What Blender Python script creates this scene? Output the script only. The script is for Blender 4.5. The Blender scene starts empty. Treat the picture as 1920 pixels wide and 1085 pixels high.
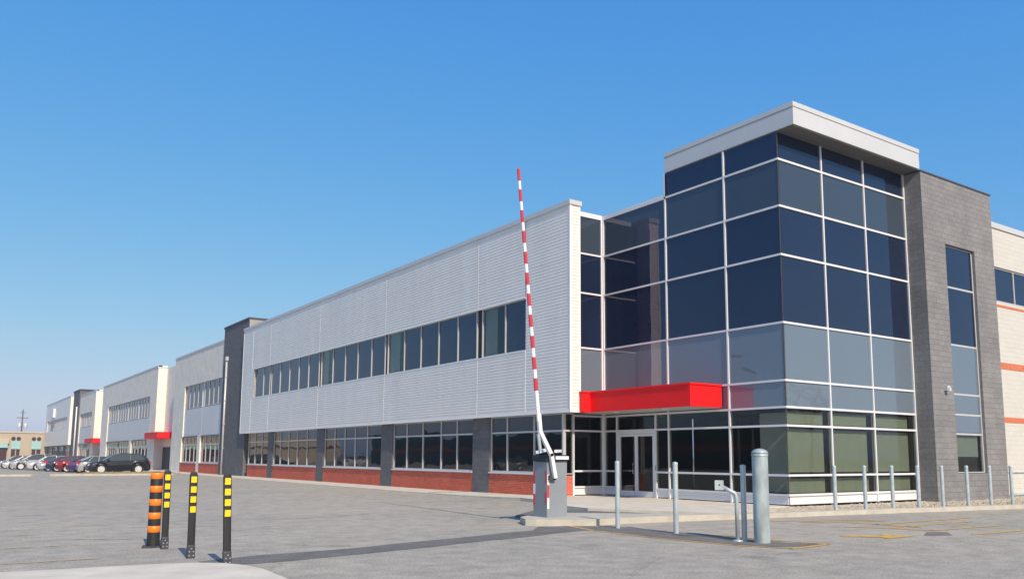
import bpy, math, random
from mathutils import Vector, Matrix, noise
random.seed(7)
R = math.radians
S = bpy.context.scene
col = S.collection

# ------------------------------------------------------------------ camera, world, sun, exposure
def setup_camera():
    yaw, pitch, roll = 0.611908, 0.128607, 0.005084
    cy, sy, cp, sp = math.cos(yaw), math.sin(yaw), math.cos(pitch), math.sin(pitch)
    f = Vector((sy*cp, cy*cp, sp)); rt = Vector((cy, -sy, 0)); up = rt.cross(f)
    cr, sr = math.cos(roll), math.sin(roll)
    rt2 = cr*rt + sr*up; up2 = -sr*rt + cr*up
    cam = bpy.data.cameras.new("camera"); o = bpy.data.objects.new("camera", cam); col.objects.link(o)
    m = Matrix((rt2, up2, -f)).transposed().to_4x4(); m.translation = Vector((0, 0, 1.6))
    o.matrix_world = m
    cam.sensor_width = 36; cam.lens = 36*1577.36/1920
    cam.shift_x = (960-986.5)/1920; cam.shift_y = (652.58-542.5)/1920
    cam.clip_start = 0.1; cam.clip_end = 6000
    S.camera = o
setup_camera()
SUN_EL, SUN_AZ = R(38.5), R(9.0)          # azimuth: towards -Y, turned slightly to -X
S.view_settings.view_transform = 'Standard'; S.view_settings.look = 'None'
S.view_settings.gamma = 1; S.view_settings.exposure = 0.6
W = bpy.data.worlds.new("World"); S.world = W; W.use_nodes = True
wn = W.node_tree; wn.nodes.clear()
sky = wn.nodes.new('ShaderNodeTexSky'); sky.sky_type = 'NISHITA'; sky.sun_disc = False
sky.sun_elevation = SUN_EL; sky.sun_rotation = math.pi + SUN_AZ
sky.altitude = 0; sky.air_density = 1.0; sky.dust_density = 1.0; sky.ozone_density = 2.5
bg = wn.nodes.new('ShaderNodeBackground'); bg.inputs[1].default_value = 0.13
wo = wn.nodes.new('ShaderNodeOutputWorld')
# colour response of the clear, slightly hazy spring sky: one power curve per channel
sep = wn.nodes.new('ShaderNodeSeparateColor'); cmb = wn.nodes.new('ShaderNodeCombineColor'); wn.links.new(sky.outputs[0], sep.inputs[0])
for i, (pw, k) in enumerate(((1.228, .365), (.617, 1.085), (.163, 3.08))):
    a_ = wn.nodes.new('ShaderNodeMath'); a_.operation = 'POWER'; a_.inputs[1].default_value = pw; wn.links.new(sep.outputs[i], a_.inputs[0])
    b_ = wn.nodes.new('ShaderNodeMath'); b_.operation = 'MULTIPLY'; b_.inputs[1].default_value = k; wn.links.new(a_.outputs[0], b_.inputs[0]); wn.links.new(b_.outputs[0], cmb.inputs[i])
wn.links.new(cmb.outputs[0], bg.inputs[0]); wn.links.new(bg.outputs[0], wo.inputs[0])
sd = bpy.data.lights.new("sun", 'SUN'); sd.energy = 3.1; sd.angle = R(0.53); sd.color = (1.0, 0.89, 0.74)
so = bpy.data.objects.new("sun", sd); col.objects.link(so)
to_sun = Vector((-math.sin(SUN_AZ)*math.cos(SUN_EL), -math.cos(SUN_AZ)*math.cos(SUN_EL), math.sin(SUN_EL)))
so.rotation_euler = to_sun.to_track_quat('Z', 'Y').to_euler(); so.location = to_sun*60

# ------------------------------------------------------------------ helpers
class MB:
    """collects faces of one mesh"""
    def __init__(s): s.v = []; s.f = []; s.sm = []
    def face(s, pts, sm=False):
        n = len(s.v); s.v += [tuple(p) for p in pts]; s.f.append(tuple(range(n, n+len(pts)))); s.sm.append(sm)
    def mesh(s, vs, fs, sm=False):
        n = len(s.v); s.v += [tuple(p) for p in vs]
        for q in fs: s.f.append(tuple(i+n for i in q)); s.sm.append(sm)
    def box(s, x0, x1, y0, y1, z0, z1, c=0.0):
        if c > 0:
            pts = []
            for (x, sx) in ((x0, 1), (x1, -1)):
                for (y, sy) in ((y0, 1), (y1, -1)):
                    pts.append((x, y, sx, sy))
            ring = [(x0+c, y0), (x1-c, y0), (x1, y0+c), (x1, y1-c), (x1-c, y1), (x0+c, y1), (x0, y1-c), (x0, y0+c)]
            inn = [(min(max(a, x0+c), x1-c), min(max(b, y0+c), y1-c)) for a, b in ring]
            vs = [(a, b, z0) for a, b in ring]+[(a, b, z1-c) for a, b in ring]
            q4 = [(x0+c, y0+c, z1), (x1-c, y0+c, z1), (x1-c, y1-c, z1), (x0+c, y1-c, z1)]
            vs += q4
            fs = [(i, (i+1) % 8, 8+(i+1) % 8, 8+i) for i in range(8)]
            fs += [(8, 9, 17, 16), (10, 11, 18, 17), (12, 13, 19, 18), (14, 15, 16, 19), (9, 10, 17), (11, 12, 18), (13, 14, 19), (15, 8, 16)]
            fs += [(16, 17, 18, 19), (7, 6, 5, 4, 3, 2, 1, 0)]
            s.mesh(vs, fs); return
        vs = [(x0,y0,z0),(x1,y0,z0),(x1,y1,z0),(x0,y1,z0),(x0,y0,z1),(x1,y0,z1),(x1,y1,z1),(x0,y1,z1)]
        s.mesh(vs, [(3,2,1,0),(4,5,6,7),(0,1,5,4),(1,2,6,5),(2,3,7,6),(3,0,4,7)])
    def prism(s, poly, z0, z1):
        n = len(poly); zz0 = z0 if hasattr(z0, '__len__') else [z0]*n; zz1 = z1 if hasattr(z1, '__len__') else [z1]*n
        vs = [(p[0], p[1], zz0[i]) for i, p in enumerate(poly)]+[(p[0], p[1], zz1[i]) for i, p in enumerate(poly)]
        s.mesh(vs, [tuple(range(n-1, -1, -1)), tuple(range(n, 2*n))]+[(i, (i+1) % n, n+(i+1) % n, n+i) for i in range(n)])
    def lathe(s, c, prof, n=20, axis='z', caps=True):
        vs = []; fs = []
        for r, h in prof:
            for k in range(n):
                a = 2*math.pi*k/n; u, w = r*math.cos(a), r*math.sin(a)
                vs.append((c[0]+u, c[1]+w, c[2]+h) if axis == 'z' else ((c[0]+u, c[1]-h, c[2]+w) if axis == 'y' else (c[0]+h, c[1]+u, c[2]+w)))
        m = len(prof)
        for i in range(m-1):
            for k in range(n): fs.append((i*n+k, i*n+(k+1) % n, (i+1)*n+(k+1) % n, (i+1)*n+k))
        s.mesh(vs, fs, True)
        if caps: s.mesh(vs[:n], [tuple(range(n-1, -1, -1))]); s.mesh(vs[-n:], [tuple(range(n))])
    def tube(s, pts, r, n=10):
        pts = [Vector(p) for p in pts]; rr = r if hasattr(r, '__len__') else [r]*len(pts)
        vs = []; fs = []; ref = None
        for i, p in enumerate(pts):
            t = (pts[min(i+1, len(pts)-1)]-pts[max(i-1, 0)]).normalized()
            if ref is None: ref = Vector((0, 0, 1)) if abs(t.z) < .8 else Vector((1, 0, 0))
            a = t.cross(ref).normalized(); b = a.cross(t); ref = b.cross(t)*-1 if False else ref
            for k in range(n):
                g = 2*math.pi*k/n; vs.append(p+rr[i]*(math.cos(g)*a+math.sin(g)*b))
        for i in range(len(pts)-1):
            for k in range(n): fs.append((i*n+k, (i+1)*n+k, (i+1)*n+(k+1) % n, i*n+(k+1) % n))
        fs.append(tuple(range(n))); L = (len(pts)-1)*n; fs.append(tuple(range(L+n-1, L-1, -1)))
        s.mesh(vs, fs, n > 4)
    def beam(s, a, b, w, h, up=(0, 1, 0)):
        a, b = Vector(a), Vector(b); t = (b-a).normalized(); u = Vector(up); sd_ = t.cross(u).normalized(); u = sd_.cross(t)
        vs = []
        for p in (a, b):
            for (i, j) in ((-1, -1), (1, -1), (1, 1), (-1, 1)): vs.append(p+sd_*w/2*i+u*h/2*j)
        s.mesh(vs, [(3,2,1,0),(4,5,6,7),(0,1,5,4),(1,2,6,5),(2,3,7,6),(3,0,4,7)])
    def wall(s, axis, c, u0, u1, z0, z1, holes, depth, sg=-1):
        """a wall plane facing -x (axis x) or -y (axis y) with holes and reveals"""
        us = sorted({u0, u1, *[h[0] for h in holes], *[h[1] for h in holes]}); us = [u for u in us if u0 <= u <= u1]
        zs = sorted({z0, z1, *[h[2] for h in holes], *[h[3] for h in holes]}); zs = [z for z in zs if z0 <= z <= z1]
        P = (lambda u, d, z: (c+d, u, z)) if axis == 'x' else (lambda u, d, z: (u, c+d, z))
        fl = axis == 'x'
        def add(p): s.face(p[::-1] if fl else p)
        for i in range(len(us)-1):
            for j in range(len(zs)-1):
                um, zm = (us[i]+us[i+1])/2, (zs[j]+zs[j+1])/2
                if any(h[0] < um < h[1] and h[2] < zm < h[3] for h in holes): continue
                add([P(us[i], 0, zs[j]), P(us[i+1], 0, zs[j]), P(us[i+1], 0, zs[j+1]), P(us[i], 0, zs[j+1])])
        for a, b, p, q in holes:
            add([P(a, 0, p), P(a, depth, p), P(b, depth, p), P(b, 0, p)][::-1])
            add([P(a, 0, q), P(b, 0, q), P(b, depth, q), P(a, depth, q)][::-1])
            add([P(a, 0, p), P(a, 0, q), P(a, depth, q), P(a, depth, p)][::-1])
            add([P(b, 0, p), P(b, depth, p), P(b, depth, q), P(b, 0, q)][::-1])
    def build(s, name, mat, parent=None):
        off = Vector((0, 0, 0)); r = parent
        while r is not None:
            if r.parent is None: off = Vector(r.location)
            r = r.parent
        me = bpy.data.meshes.new(name)
        me.from_pydata([(a-off.x, b-off.y, c-off.z) for a, b, c in s.v], [], s.f)
        me.polygons.foreach_set('use_smooth', s.sm)
        uv = me.uv_layers.new(name='UVMap'); buf = []
        for p in me.polygons:
            n = p.normal; ax = max(range(3), key=lambda i: abs(n[i]))
            for li in p.loop_indices:
                q = Vector(s.v[me.loops[li].vertex_index])
                buf += [q.y, q.z] if ax == 0 else ([q.x, q.z] if ax == 1 else [q.x, q.y])
        uv.data.foreach_set('uv', buf)
        me.materials.append(mat); me.validate(); me.update()
        o = bpy.data.objects.new(name, me); col.objects.link(o)
        if parent: o.parent = parent
        return o

def empty(name, loc, label, cat, group=None):
    o = bpy.data.objects.new(name, None); col.objects.link(o); o.location = loc; o.empty_display_size = .3
    o['label'] = label; o['category'] = cat
    if group: o['group'] = group
    return o
def tag(o, label, cat, group=None):
    o['label'] = label; o['category'] = cat
    if group: o['group'] = group
    return o
def structure(o): o['kind'] = 'structure'; return o
def copy_tree(o, parent=None):
    c = o.copy(); col.objects.link(c)
    if parent: c.parent = parent
    for ch in list(o.children): copy_tree(ch, c)
    return c

# ------------------------------------------------------------------ materials
def new_mat(name):
    m = bpy.data.materials.new(name); m.use_nodes = True; nt = m.node_tree
    return m, nt, nt.nodes['Principled BSDF']
def N(nt, t, **k):
    n = nt.nodes.new(t)
    for a, b in k.items():
        if a.startswith('i_'): n.inputs[int(a[2:])].default_value = b
        else: setattr(n, a, b)
    return n
def plain(name, c, rough=.5, metal=0.0, var=.12, scale=3.0, bump=0.0, bscale=60, spec=.5, stretch=(1, 1, 1), coat=0):
    """base colour varied by noise in object space, optional bump"""
    m, nt, b = new_mat(name); L = nt.links
    tc = N(nt, 'ShaderNodeTexCoord'); mp = N(nt, 'ShaderNodeMapping'); mp.inputs['Scale'].default_value = stretch
    L.new(tc.outputs['Object'], mp.inputs[0])
    nz = N(nt, 'ShaderNodeTexNoise'); nz.inputs['Scale'].default_value = scale; nz.inputs['Detail'].default_value = 6
    L.new(mp.outputs[0], nz.inputs[0])
    rp = N(nt, 'ShaderNodeValToRGB')
    rp.color_ramp.elements[0].position = .25; rp.color_ramp.elements[1].position = .75
    rp.color_ramp.elements[0].color = (*[x*(1-var) for x in c], 1); rp.color_ramp.elements[1].color = (*[min(1, x*(1+var)) for x in c], 1)
    L.new(nz.outputs[0], rp.inputs[0]); L.new(rp.outputs[0], b.inputs['Base Color'])
    b.inputs['Roughness'].default_value = rough; b.inputs['Metallic'].default_value = metal
    b.inputs['Specular IOR Level'].default_value = spec; b.inputs['Coat Weight'].default_value = coat
    if bump:
        n2 = N(nt, 'ShaderNodeTexNoise'); n2.inputs['Scale'].default_value = bscale; n2.inputs['Detail'].default_value = 4
        L.new(tc.outputs['Object'], n2.inputs[0])
        bp = N(nt, 'ShaderNodeBump'); bp.inputs['Strength'].default_value = bump; bp.inputs['Distance'].default_value = .02
        L.new(n2.outputs[0], bp.inputs['Height']); L.new(bp.outputs[0], b.inputs['Normal'])
    return m
def masonry(name, c1, c2, mortar, bw, bh, msize, rough=.85, bump=.5, rot=0, var=.2, squash=1):
    m, nt, b = new_mat(name); L = nt.links
    tc = N(nt, 'ShaderNodeTexCoord')
    br = N(nt, 'ShaderNodeTexBrick'); br.offset = .5; br.squash = squash
    br.inputs['Color1'].default_value = (*c1, 1); br.inputs['Color2'].default_value = (*c2, 1); br.inputs['Mortar'].default_value = (*mortar, 1)
    br.inputs['Scale'].default_value = 1; br.inputs['Mortar Size'].default_value = msize; br.inputs['Mortar Smooth'].default_value = .3
    br.inputs['Brick Width'].default_value = bw; br.inputs['Row Height'].default_value = bh; br.inputs['Bias'].default_value = 0
    L.new(tc.outputs['UV'], br.inputs[0])
    nz = N(nt, 'ShaderNodeTexNoise'); nz.inputs['Scale'].default_value = .9; nz.inputs['Detail'].default_value = 8; L.new(tc.outputs['UV'], nz.inputs[0])
    nf = N(nt, 'ShaderNodeTexNoise'); nf.inputs['Scale'].default_value = 14; nf.inputs['Detail'].default_value = 5; L.new(tc.outputs['UV'], nf.inputs[0])
    ad = N(nt, 'ShaderNodeMath', operation='ADD'); L.new(nz.outputs[0], ad.inputs[0]); L.new(nf.outputs[0], ad.inputs[1])
    mr = N(nt, 'ShaderNodeMapRange'); mr.inputs[1].default_value = .6; mr.inputs[2].default_value = 1.4; mr.inputs[3].default_value = 1-var; mr.inputs[4].default_value = 1+var
    L.new(ad.outputs[0], mr.inputs[0])
    mx = N(nt, 'ShaderNodeMix', data_type='RGBA', blend_type='MULTIPLY'); mx.inputs[0].default_value = 1
    L.new(br.outputs[0], mx.inputs[6]); L.new(mr.outputs[0], mx.inputs[7]); L.new(mx.outputs[2], b.inputs['Base Color'])
    b.inputs['Roughness'].default_value = rough; b.inputs['Specular IOR Level'].default_value = .25
    iv = N(nt, 'ShaderNodeMath', operation='SUBTRACT'); iv.inputs[0].default_value = 1; L.new(br.outputs[1], iv.inputs[1])
    a2 = N(nt, 'ShaderNodeMath', operation='MULTIPLY_ADD'); L.new(nf.outputs[0], a2.inputs[0]); a2.inputs[1].default_value = .5; L.new(iv.outputs[0], a2.inputs[2])
    bp = N(nt, 'ShaderNodeBump'); bp.inputs['Strength'].default_value = bump; bp.inputs['Distance'].default_value = .012
    L.new(a2.outputs[0], bp.inputs['Height']); L.new(bp.outputs[0], b.inputs['Normal'])
    return m
def glass(name, c, ior=1.7, wob=.018, var=.25, tint=(1, 1, 1)):
    """coated, nearly opaque office glazing"""
    m, nt, b = new_mat(name); L = nt.links
    tc = N(nt, 'ShaderNodeTexCoord'); nz = N(nt, 'ShaderNodeTexNoise'); nz.inputs['Scale'].default_value = .55; nz.inputs['Detail'].default_value = 2
    L.new(tc.outputs['Object'], nz.inputs[0])
    rp = N(nt, 'ShaderNodeValToRGB'); rp.color_ramp.elements[0].color = (*[x*(1-var) for x in c], 1); rp.color_ramp.elements[1].color = (*[x*(1+var) for x in c], 1)
    L.new(nz.outputs[0], rp.inputs[0]); L.new(rp.outputs[0], b.inputs['Base Color'])
    b.inputs['Specular Tint'].default_value = (*tint, 1); b.inputs['Roughness'].default_value = .015; b.inputs['IOR'].default_value = ior
    bp = N(nt, 'ShaderNodeBump'); bp.inputs['Strength'].default_value = wob; bp.inputs['Distance'].default_value = .5
    L.new(nz.outputs[0], bp.inputs['Height']); L.new(bp.outputs[0], b.inputs['Normal'])
    return m
def clear_glass(name, tint, ior=1.55):
    m, nt, b = new_mat(name); L = nt.links; nt.nodes.remove(b)
    out = nt.nodes['Material Output']
    fr = N(nt, 'ShaderNodeFresnel')
    ge = N(nt, 'ShaderNodeNewGeometry'); mi = N(nt, 'ShaderNodeMix'); mi.inputs[2].default_value = ior; mi.inputs[3].default_value = 1/ior
    L.new(ge.outputs['Backfacing'], mi.inputs[0]); L.new(mi.outputs[0], fr.inputs[0])      # same reflectance on both faces of the pane
    tr = N(nt, 'ShaderNodeBsdfTransparent'); tr.inputs[0].default_value = (*tint, 1)
    gl = N(nt, 'ShaderNodeBsdfGlossy'); gl.inputs['Roughness'].default_value = .012
    mx = N(nt, 'ShaderNodeMixShader'); L.new(fr.outputs[0], mx.inputs[0]); L.new(tr.outputs[0], mx.inputs[1]); L.new(gl.outputs[0], mx.inputs[2]); L.new(mx.outputs[0], out.inputs[0])
    return m
def asphalt(name, c, tan, scale=1.0, crack=.5, dark=.78):
    m, nt, b = new_mat(name); L = nt.links
    tc = N(nt, 'ShaderNodeTexCoord')
    def nzt(sc, det=6, st=(1, 1, 1)):
        mp = N(nt, 'ShaderNodeMapping'); mp.inputs['Scale'].default_value = st; L.new(tc.outputs['Object'], mp.inputs[0])
        n = N(nt, 'ShaderNodeTexNoise'); n.inputs['Scale'].default_value = sc; n.inputs['Detail'].default_value = det; n.inputs['Roughness'].default_value = .62
        L.new(mp.outputs[0], n.inputs[0]); return n
    big = nzt(.13, 7); st = nzt(.5, 6, (.25, 1.6, 1)); mid = nzt(2.2, 8); fine = nzt(26, 4); agg = N(nt, 'ShaderNodeTexVoronoi'); agg.inputs['Scale'].default_value = 55; L.new(tc.outputs['Object'], agg.inputs[0])
    r1 = N(nt, 'ShaderNodeValToRGB'); r1.color_ramp.elements[0].position = .35; r1.color_ramp.elements[1].position = .65
    r1.color_ramp.elements[0].color = (*c, 1); r1.color_ramp.elements[1].color = (*tan, 1); L.new(big.outputs[0], r1.inputs[0])
    def mul(prev, n, a0, a1, lo, hi):
        mr = N(nt, 'ShaderNodeMapRange'); mr.inputs[1].default_value = a0; mr.inputs[2].default_value = a1; mr.inputs[3].default_value = lo; mr.inputs[4].default_value = hi
        L.new(n, mr.inputs[0]); mx = N(nt, 'ShaderNodeMix', data_type='RGBA', blend_type='MULTIPLY'); mx.inputs[0].default_value = 1
        L.new(prev, mx.inputs[6]); L.new(mr.outputs[0], mx.inputs[7]); return mx.outputs[2]
    o = mul(r1.outputs[0], st.outputs[0], .3, .7, .93, 1.06)
    o = mul(o, mid.outputs[0], .3, .7, .80, 1.17)
    o = mul(o, fine.outputs[0], .3, .7, .70, 1.27)
    o = mul(o, agg.outputs['Distance'], 0, .6, 1.18, .82)
    # hairline cracks
    wz = nzt(.9, 4); sc = N(nt, 'ShaderNodeVectorMath', operation='SCALE'); sc.inputs[3].default_value = 1.1; L.new(wz.outputs['Color'], sc.inputs[0])
    av = N(nt, 'ShaderNodeVectorMath', operation='ADD'); L.new(tc.outputs['Object'], av.inputs[0]); L.new(sc.outputs[0], av.inputs[1])
    vo = N(nt, 'ShaderNodeTexVoronoi', feature='DISTANCE_TO_EDGE'); vo.inputs['Scale'].default_value = .17; L.new(av.outputs[0], vo.inputs[0])
    o = mul(o, vo.outputs['Distance'], 0, .006, dark, 1.0)
    oz = nzt(5, 5); so_ = N(nt, 'ShaderNodeVectorMath', operation='SCALE'); so_.inputs[3].default_value = .35; L.new(oz.outputs['Color'], so_.inputs[0])
    ao = N(nt, 'ShaderNodeVectorMath', operation='ADD'); L.new(tc.outputs['Object'], ao.inputs[0]); L.new(so_.outputs[0], ao.inputs[1])
    ov = N(nt, 'ShaderNodeTexVoronoi'); ov.inputs['Scale'].default_value = .42; L.new(ao.outputs[0], ov.inputs[0])
    o = mul(o, ov.outputs['Distance'], .03, .16, .74, 1.0)
    L.new(o, b.inputs['Base Color']); b.inputs['Roughness'].default_value = .93; b.inputs['Specular IOR Level'].default_value = .2
    bp = N(nt, 'ShaderNodeBump'); bp.inputs['Strength'].default_value = .35; bp.inputs['Distance'].default_value = .01
    L.new(fine.outputs[0], bp.inputs['Height']); L.new(bp.outputs[0], b.inputs['Normal'])
    return m
def paint_line(name, c, keep):
    """worn road paint: scuffed away to the asphalt in places"""
    m, nt, b = new_mat(name); L = nt.links; out = nt.nodes['Material Output']
    tc = N(nt, 'ShaderNodeTexCoord'); nz = N(nt, 'ShaderNodeTexNoise'); nz.inputs['Scale'].default_value = 4; nz.inputs['Detail'].default_value = 10; nz.inputs['Roughness'].default_value = .75
    L.new(tc.outputs['Object'], nz.inputs[0])
    rp = N(nt, 'ShaderNodeValToRGB'); rp.color_ramp.elements[0].position = keep-.08; rp.color_ramp.elements[1].position = keep+.08
    L.new(nz.outputs[0], rp.inputs[0])
    b.inputs['Base Color'].default_value = (*c, 1); b.inputs['Roughness'].default_value = .8
    tr = N(nt, 'ShaderNodeBsdfTransparent'); mx = N(nt, 'ShaderNodeMixShader')
    L.new(rp.outputs[0], mx.inputs[0]); L.new(tr.outputs[0], mx.inputs[1]); L.new(b.outputs[0], mx.inputs[2]); L.new(mx.outputs[0], out.inputs[0])
    return m

M = {}
M['asphalt'] = asphalt('asphalt', (.395, .366, .308), (.465, .412, .33))
M['patch'] = asphalt('dark_asphalt', (.17, .161, .15), (.22, .207, .188), dark=.9)
M['earth'] = plain('dry_earth', (.22, .19, .11), .95, var=.35, scale=.6)
M['grass'] = plain('dry_grass', (.36, .29, .14), .95, var=.35, scale=2.5, bump=.6, bscale=30)
M['concrete'] = plain('concrete', (.60, .545, .44), .9, var=.14, scale=1.6, bump=.25, bscale=45)
M['kerb'] = plain('kerb_concrete', (.47, .44, .365), .9, var=.16, scale=2.5, bump=.25, bscale=45)
M['alu'] = plain('white_aluminium', (.70, .71, .73), .38, var=.04, scale=1)
M['frame'] = plain('window_frame_aluminium', (.56, .56, .56), .4, metal=.2, var=.05)
M['silver'] = plain('silver_cladding', (.83, .79, .735), .42, metal=.05, var=.055, scale=.8, stretch=(1, 1.4, .3))
M['silver_trim'] = plain('silver_trim', (.88, .86, .83), .4, metal=.05, var=.04, scale=1)
M['panel'] = plain('grey_metal_panel', (.66, .66, .65), .45, metal=.1, var=.05, scale=.7)
M['fascia'] = plain('pale_fascia', (.56, .57, .57), .4, metal=.05, var=.04, scale=.6)
M['soffit'] = plain('soffit_panel', (.13, .125, .115), .7, var=.15, scale=.8)
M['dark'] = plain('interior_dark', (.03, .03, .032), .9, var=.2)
M['glass'] = glass('navy_glass', (.010, .018, .044), 1.6, tint=(.88, .84, 1))
M['glass_low'] = glass('low_window_glass', (.008, .010, .011), 1.6)
M['spandrel'] = glass('spandrel_glass', (.040, .058, .080), 1.6, var=.05, tint=(.95, .8, 1))
M['spandrel_low'] = glass('sky_paled_spandrel_glass', (.128, .168, .212), 1.8, var=.04)  # base paled to imitate the bright low sky mirrored in the lower rows
M['clear'] = clear_glass('tinted_clear_glass', (.72, .745, .71), 1.45)
M['blind'] = plain('blind_fabric', (.46, .50, .41), .9, var=.05)
M['red'] = plain('red_canopy', (.86, .012, .013), .5, var=.05, scale=.8, spec=.2)
M['brick'] = masonry('red_brick', (.52, .070, .036), (.64, .12, .058), (.50, .30, .22), .21, .0725, .007)
M['block'] = masonry('dark_block', (.203, .201, .203), (.230, .227, .227), (.16, .158, .158), .4, .2, .007, var=.26, bump=.7)
M['pillar'] = masonry('charcoal_block', (.135, .132, .135), (.16, .157, .158), (.095, .092, .092), .4, .2, .006, var=.15)
M['cream'] = masonry('cream_block', (.80, .745, .64), (.86, .80, .69), (.68, .635, .55), .4, .2, .008, var=.14)
M['white_wall'] = masonry('white_block', (.545, .54, .495), (.57, .56, .515), (.50, .49, .45), .4, .2, .006, var=.06)
M['stone'] = masonry('pale_stone', (.33, .31, .285), (.36, .34, .31), (.28, .26, .24), .4, .2, .006, var=.12)
M['curtain'] = plain('curtain_fabric', (.50, .55, .60), .9, var=.1, scale=2, stretch=(1, 6, .2))
M['rust'] = plain('rust_brick_band', (.55, .16, .075), .85, var=.2, scale=6)
M['white'] = plain('white_paint', (.80, .80, .80), .45, var=.03)
M['galv'] = plain('galvanised_steel', (.46, .53, .54), .40, metal=.25, var=.2, scale=7, stretch=(1, 1, .5))
M['galv_old'] = plain('weathered_galvanised_steel', (.37, .44, .445), .5, metal=.2, var=.38, scale=5, stretch=(1, 1, .45), bump=.15, bscale=20)
M['black'] = plain('black_rubber', (.018, .018, .019), .55, var=.2, scale=8)
M['charcoal'] = plain('charcoal_plastic', (.055, .055, .060), .6, var=.2, scale=8)
M['yellow'] = plain('yellow_reflector', (.85, .58, .01), .4, var=.05, scale=9)
M['orange'] = plain('orange_reflector', (.92, .22, .012), .45, var=.06, scale=9)
M['bolt'] = plain('zinc_bolt', (.7, .7, .7), .3, metal=.7, var=.05)
M['cab'] = plain('grey_enamel', (.24, .265, .285), .45, var=.05, scale=2)
M['redpaint'] = plain('red_paint', (.56, .045, .06), .45, var=.06, scale=6)
M['yline'] = paint_line('worn_yellow_paint', (.62, .37, .08), .40)
M['yfaint'] = paint_line('faded_yellow_paint', (.52, .40, .19), .47)
M['gravel'] = plain('gravel', (.44, .38, .29), .95, var=.5, scale=9)
M['seam'] = plain('expansion_joint', (.20, .19, .175), .9)
M['tyre'] = plain('tyre_rubber', (.02, .02, .02), .8)
M['rim'] = plain('alloy_rim', (.68, .68, .69), .35, metal=.1, var=.05)
M['carglass'] = glass('car_glass', (.045, .065, .075), 1.6, wob=0)
M['lamp'] = plain('lamp_lens', (.75, .76, .78), .15, var=.02)
M['tail'] = plain('tail_lens', (.5, .02, .03), .2, var=.05)
M['beige'] = plain('beige_render', (.44, .37, .28), .9, var=.08, scale=.3)
M['beige_pale'] = plain('pale_beige_render', (.52, .45, .34), .9, var=.08, scale=.3)
M['teal'] = plain('teal_panel', (.30, .52, .51), .6, var=.05)
M['brown'] = plain('brown_glass', (.06, .035, .03), .3)
M['wood'] = plain('pole_wood', (.12, .11, .10), .9)
M['bark'] = plain('bare_bark', (.10, .08, .065), .9)
M['green'] = plain('green_metal', (.05, .16, .11), .6)
PAINT = {k: plain(k+'_car_paint', c, .28, metal=.3, var=.04, coat=.6) for k, c in dict(
    black=(.018, .020, .026), silver=(.38, .39, .40), purple=(.05, .03, .12), red=(.20, .010, .018), navy=(.02, .03, .075), white=(.52, .52, .52), grey=(.25, .26, .27)).items()}

# ------------------------------------------------------------------ ground
g = MB(); g.face([(-2500, -2500, -.012), (2500, -2500, -.012), (2500, 2500, -.012), (-2500, 2500, -.012)])
structure(g.build('ground', M['earth']))
a = MB(); a.face([(-90, -70, 0), (140, -70, 0), (140, 260, 0), (-90, 260, 0)])
structure(a.build('parking_lot', M['asphalt']))
def strip_poly(pts, z=.004): return [(x, y, z) for x, y in pts]
p = MB()
top = [(3.45, 13.6), (4.6, 13.95), (5.2, 13.98), (6.2, 14.1), (7.2, 14.42), (7.94, 14.6), (9.2, 14.9), (10.1, 15.2), (11, 15.38), (11.7, 16.15), (12.4, 15.95), (12.95, 15.6)]
bot = [(3.6, 12.95), (4.1, 12.86), (4.79, 12.95), (6.0, 13.2), (6.7, 13.38), (7.34, 13.5), (8.6, 13.9), (9.6, 14.1), (10.19, 14.25), (11.2, 14.6), (12.0, 14.75), (12.6, 14.7)]
for i in range(len(top)-1):
    q = []
    for (t_, u_) in ((bot[i], bot[i+1]), ): q = [t_, u_]
    p.face([(*bot[i], .004), (*bot[i+1], .004), (*top[i+1], .004), (*top[i], .004)])
structure(p.build('asphalt_patch', M['patch']))
d = MB()
pts = [(12.3, 15.55), (12.15, 14.4), (12.2, 12.8), (12.45, 10.9), (12.75, 10.15), (13.3, 10.0), (13.9, 10.1), (13.55, 10.6), (13.6, 12.0), (13.45, 13.0), (13.3, 15.5)]
d.face(strip_poly(pts, .005)); structure(d.build('asphalt_patch', M['patch']))
q = MB(); q.face(strip_poly([(17.3, 10.0), (17.9, 9.7), (18.6, 10.2), (18.2, 10.45)], .004)); structure(q.build('asphalt_patch', M['patch']))
def tar_line(pts, seed):
    rnd = random.Random(seed); m_ = MB(); P_ = []
    for a_, b_ in zip(pts[:-1], pts[1:]):
        A, Bv = Vector(a_), Vector(b_); k_ = max(2, int((Bv-A).length/.35))
        for i in range(k_): P_.append(A.lerp(Bv, i/k_)+Vector((rnd.uniform(-.06, .06), rnd.uniform(-.06, .06))))
    P_.append(Vector(pts[-1])); ws_ = [rnd.uniform(.006, .020) for _ in P_]
    for i in range(len(P_)-1):
        t_ = (P_[min(i+2, len(P_)-1)]-P_[max(i-1, 0)]).normalized(); n_ = Vector((-t_.y, t_.x))
        a_, b_, c_, d_ = P_[i]-n_*ws_[i], P_[i+1]-n_*ws_[i+1], P_[i+1]+n_*ws_[i+1], P_[i]+n_*ws_[i]
        m_.face([(q.x, q.y, .006) for q in (a_, b_, c_, d_)])
    structure(m_.build('crack_seal', M['seam']))
tar_line([(1.2, 21.0), (4.5, 22.2), (8.0, 21.4), (12.5, 23.0), (17.8, 22.6)], 1)
tar_line([(2.0, 33.0), (7.5, 34.5), (13.0, 33.6), (17.8, 35.0)], 4)
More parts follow.
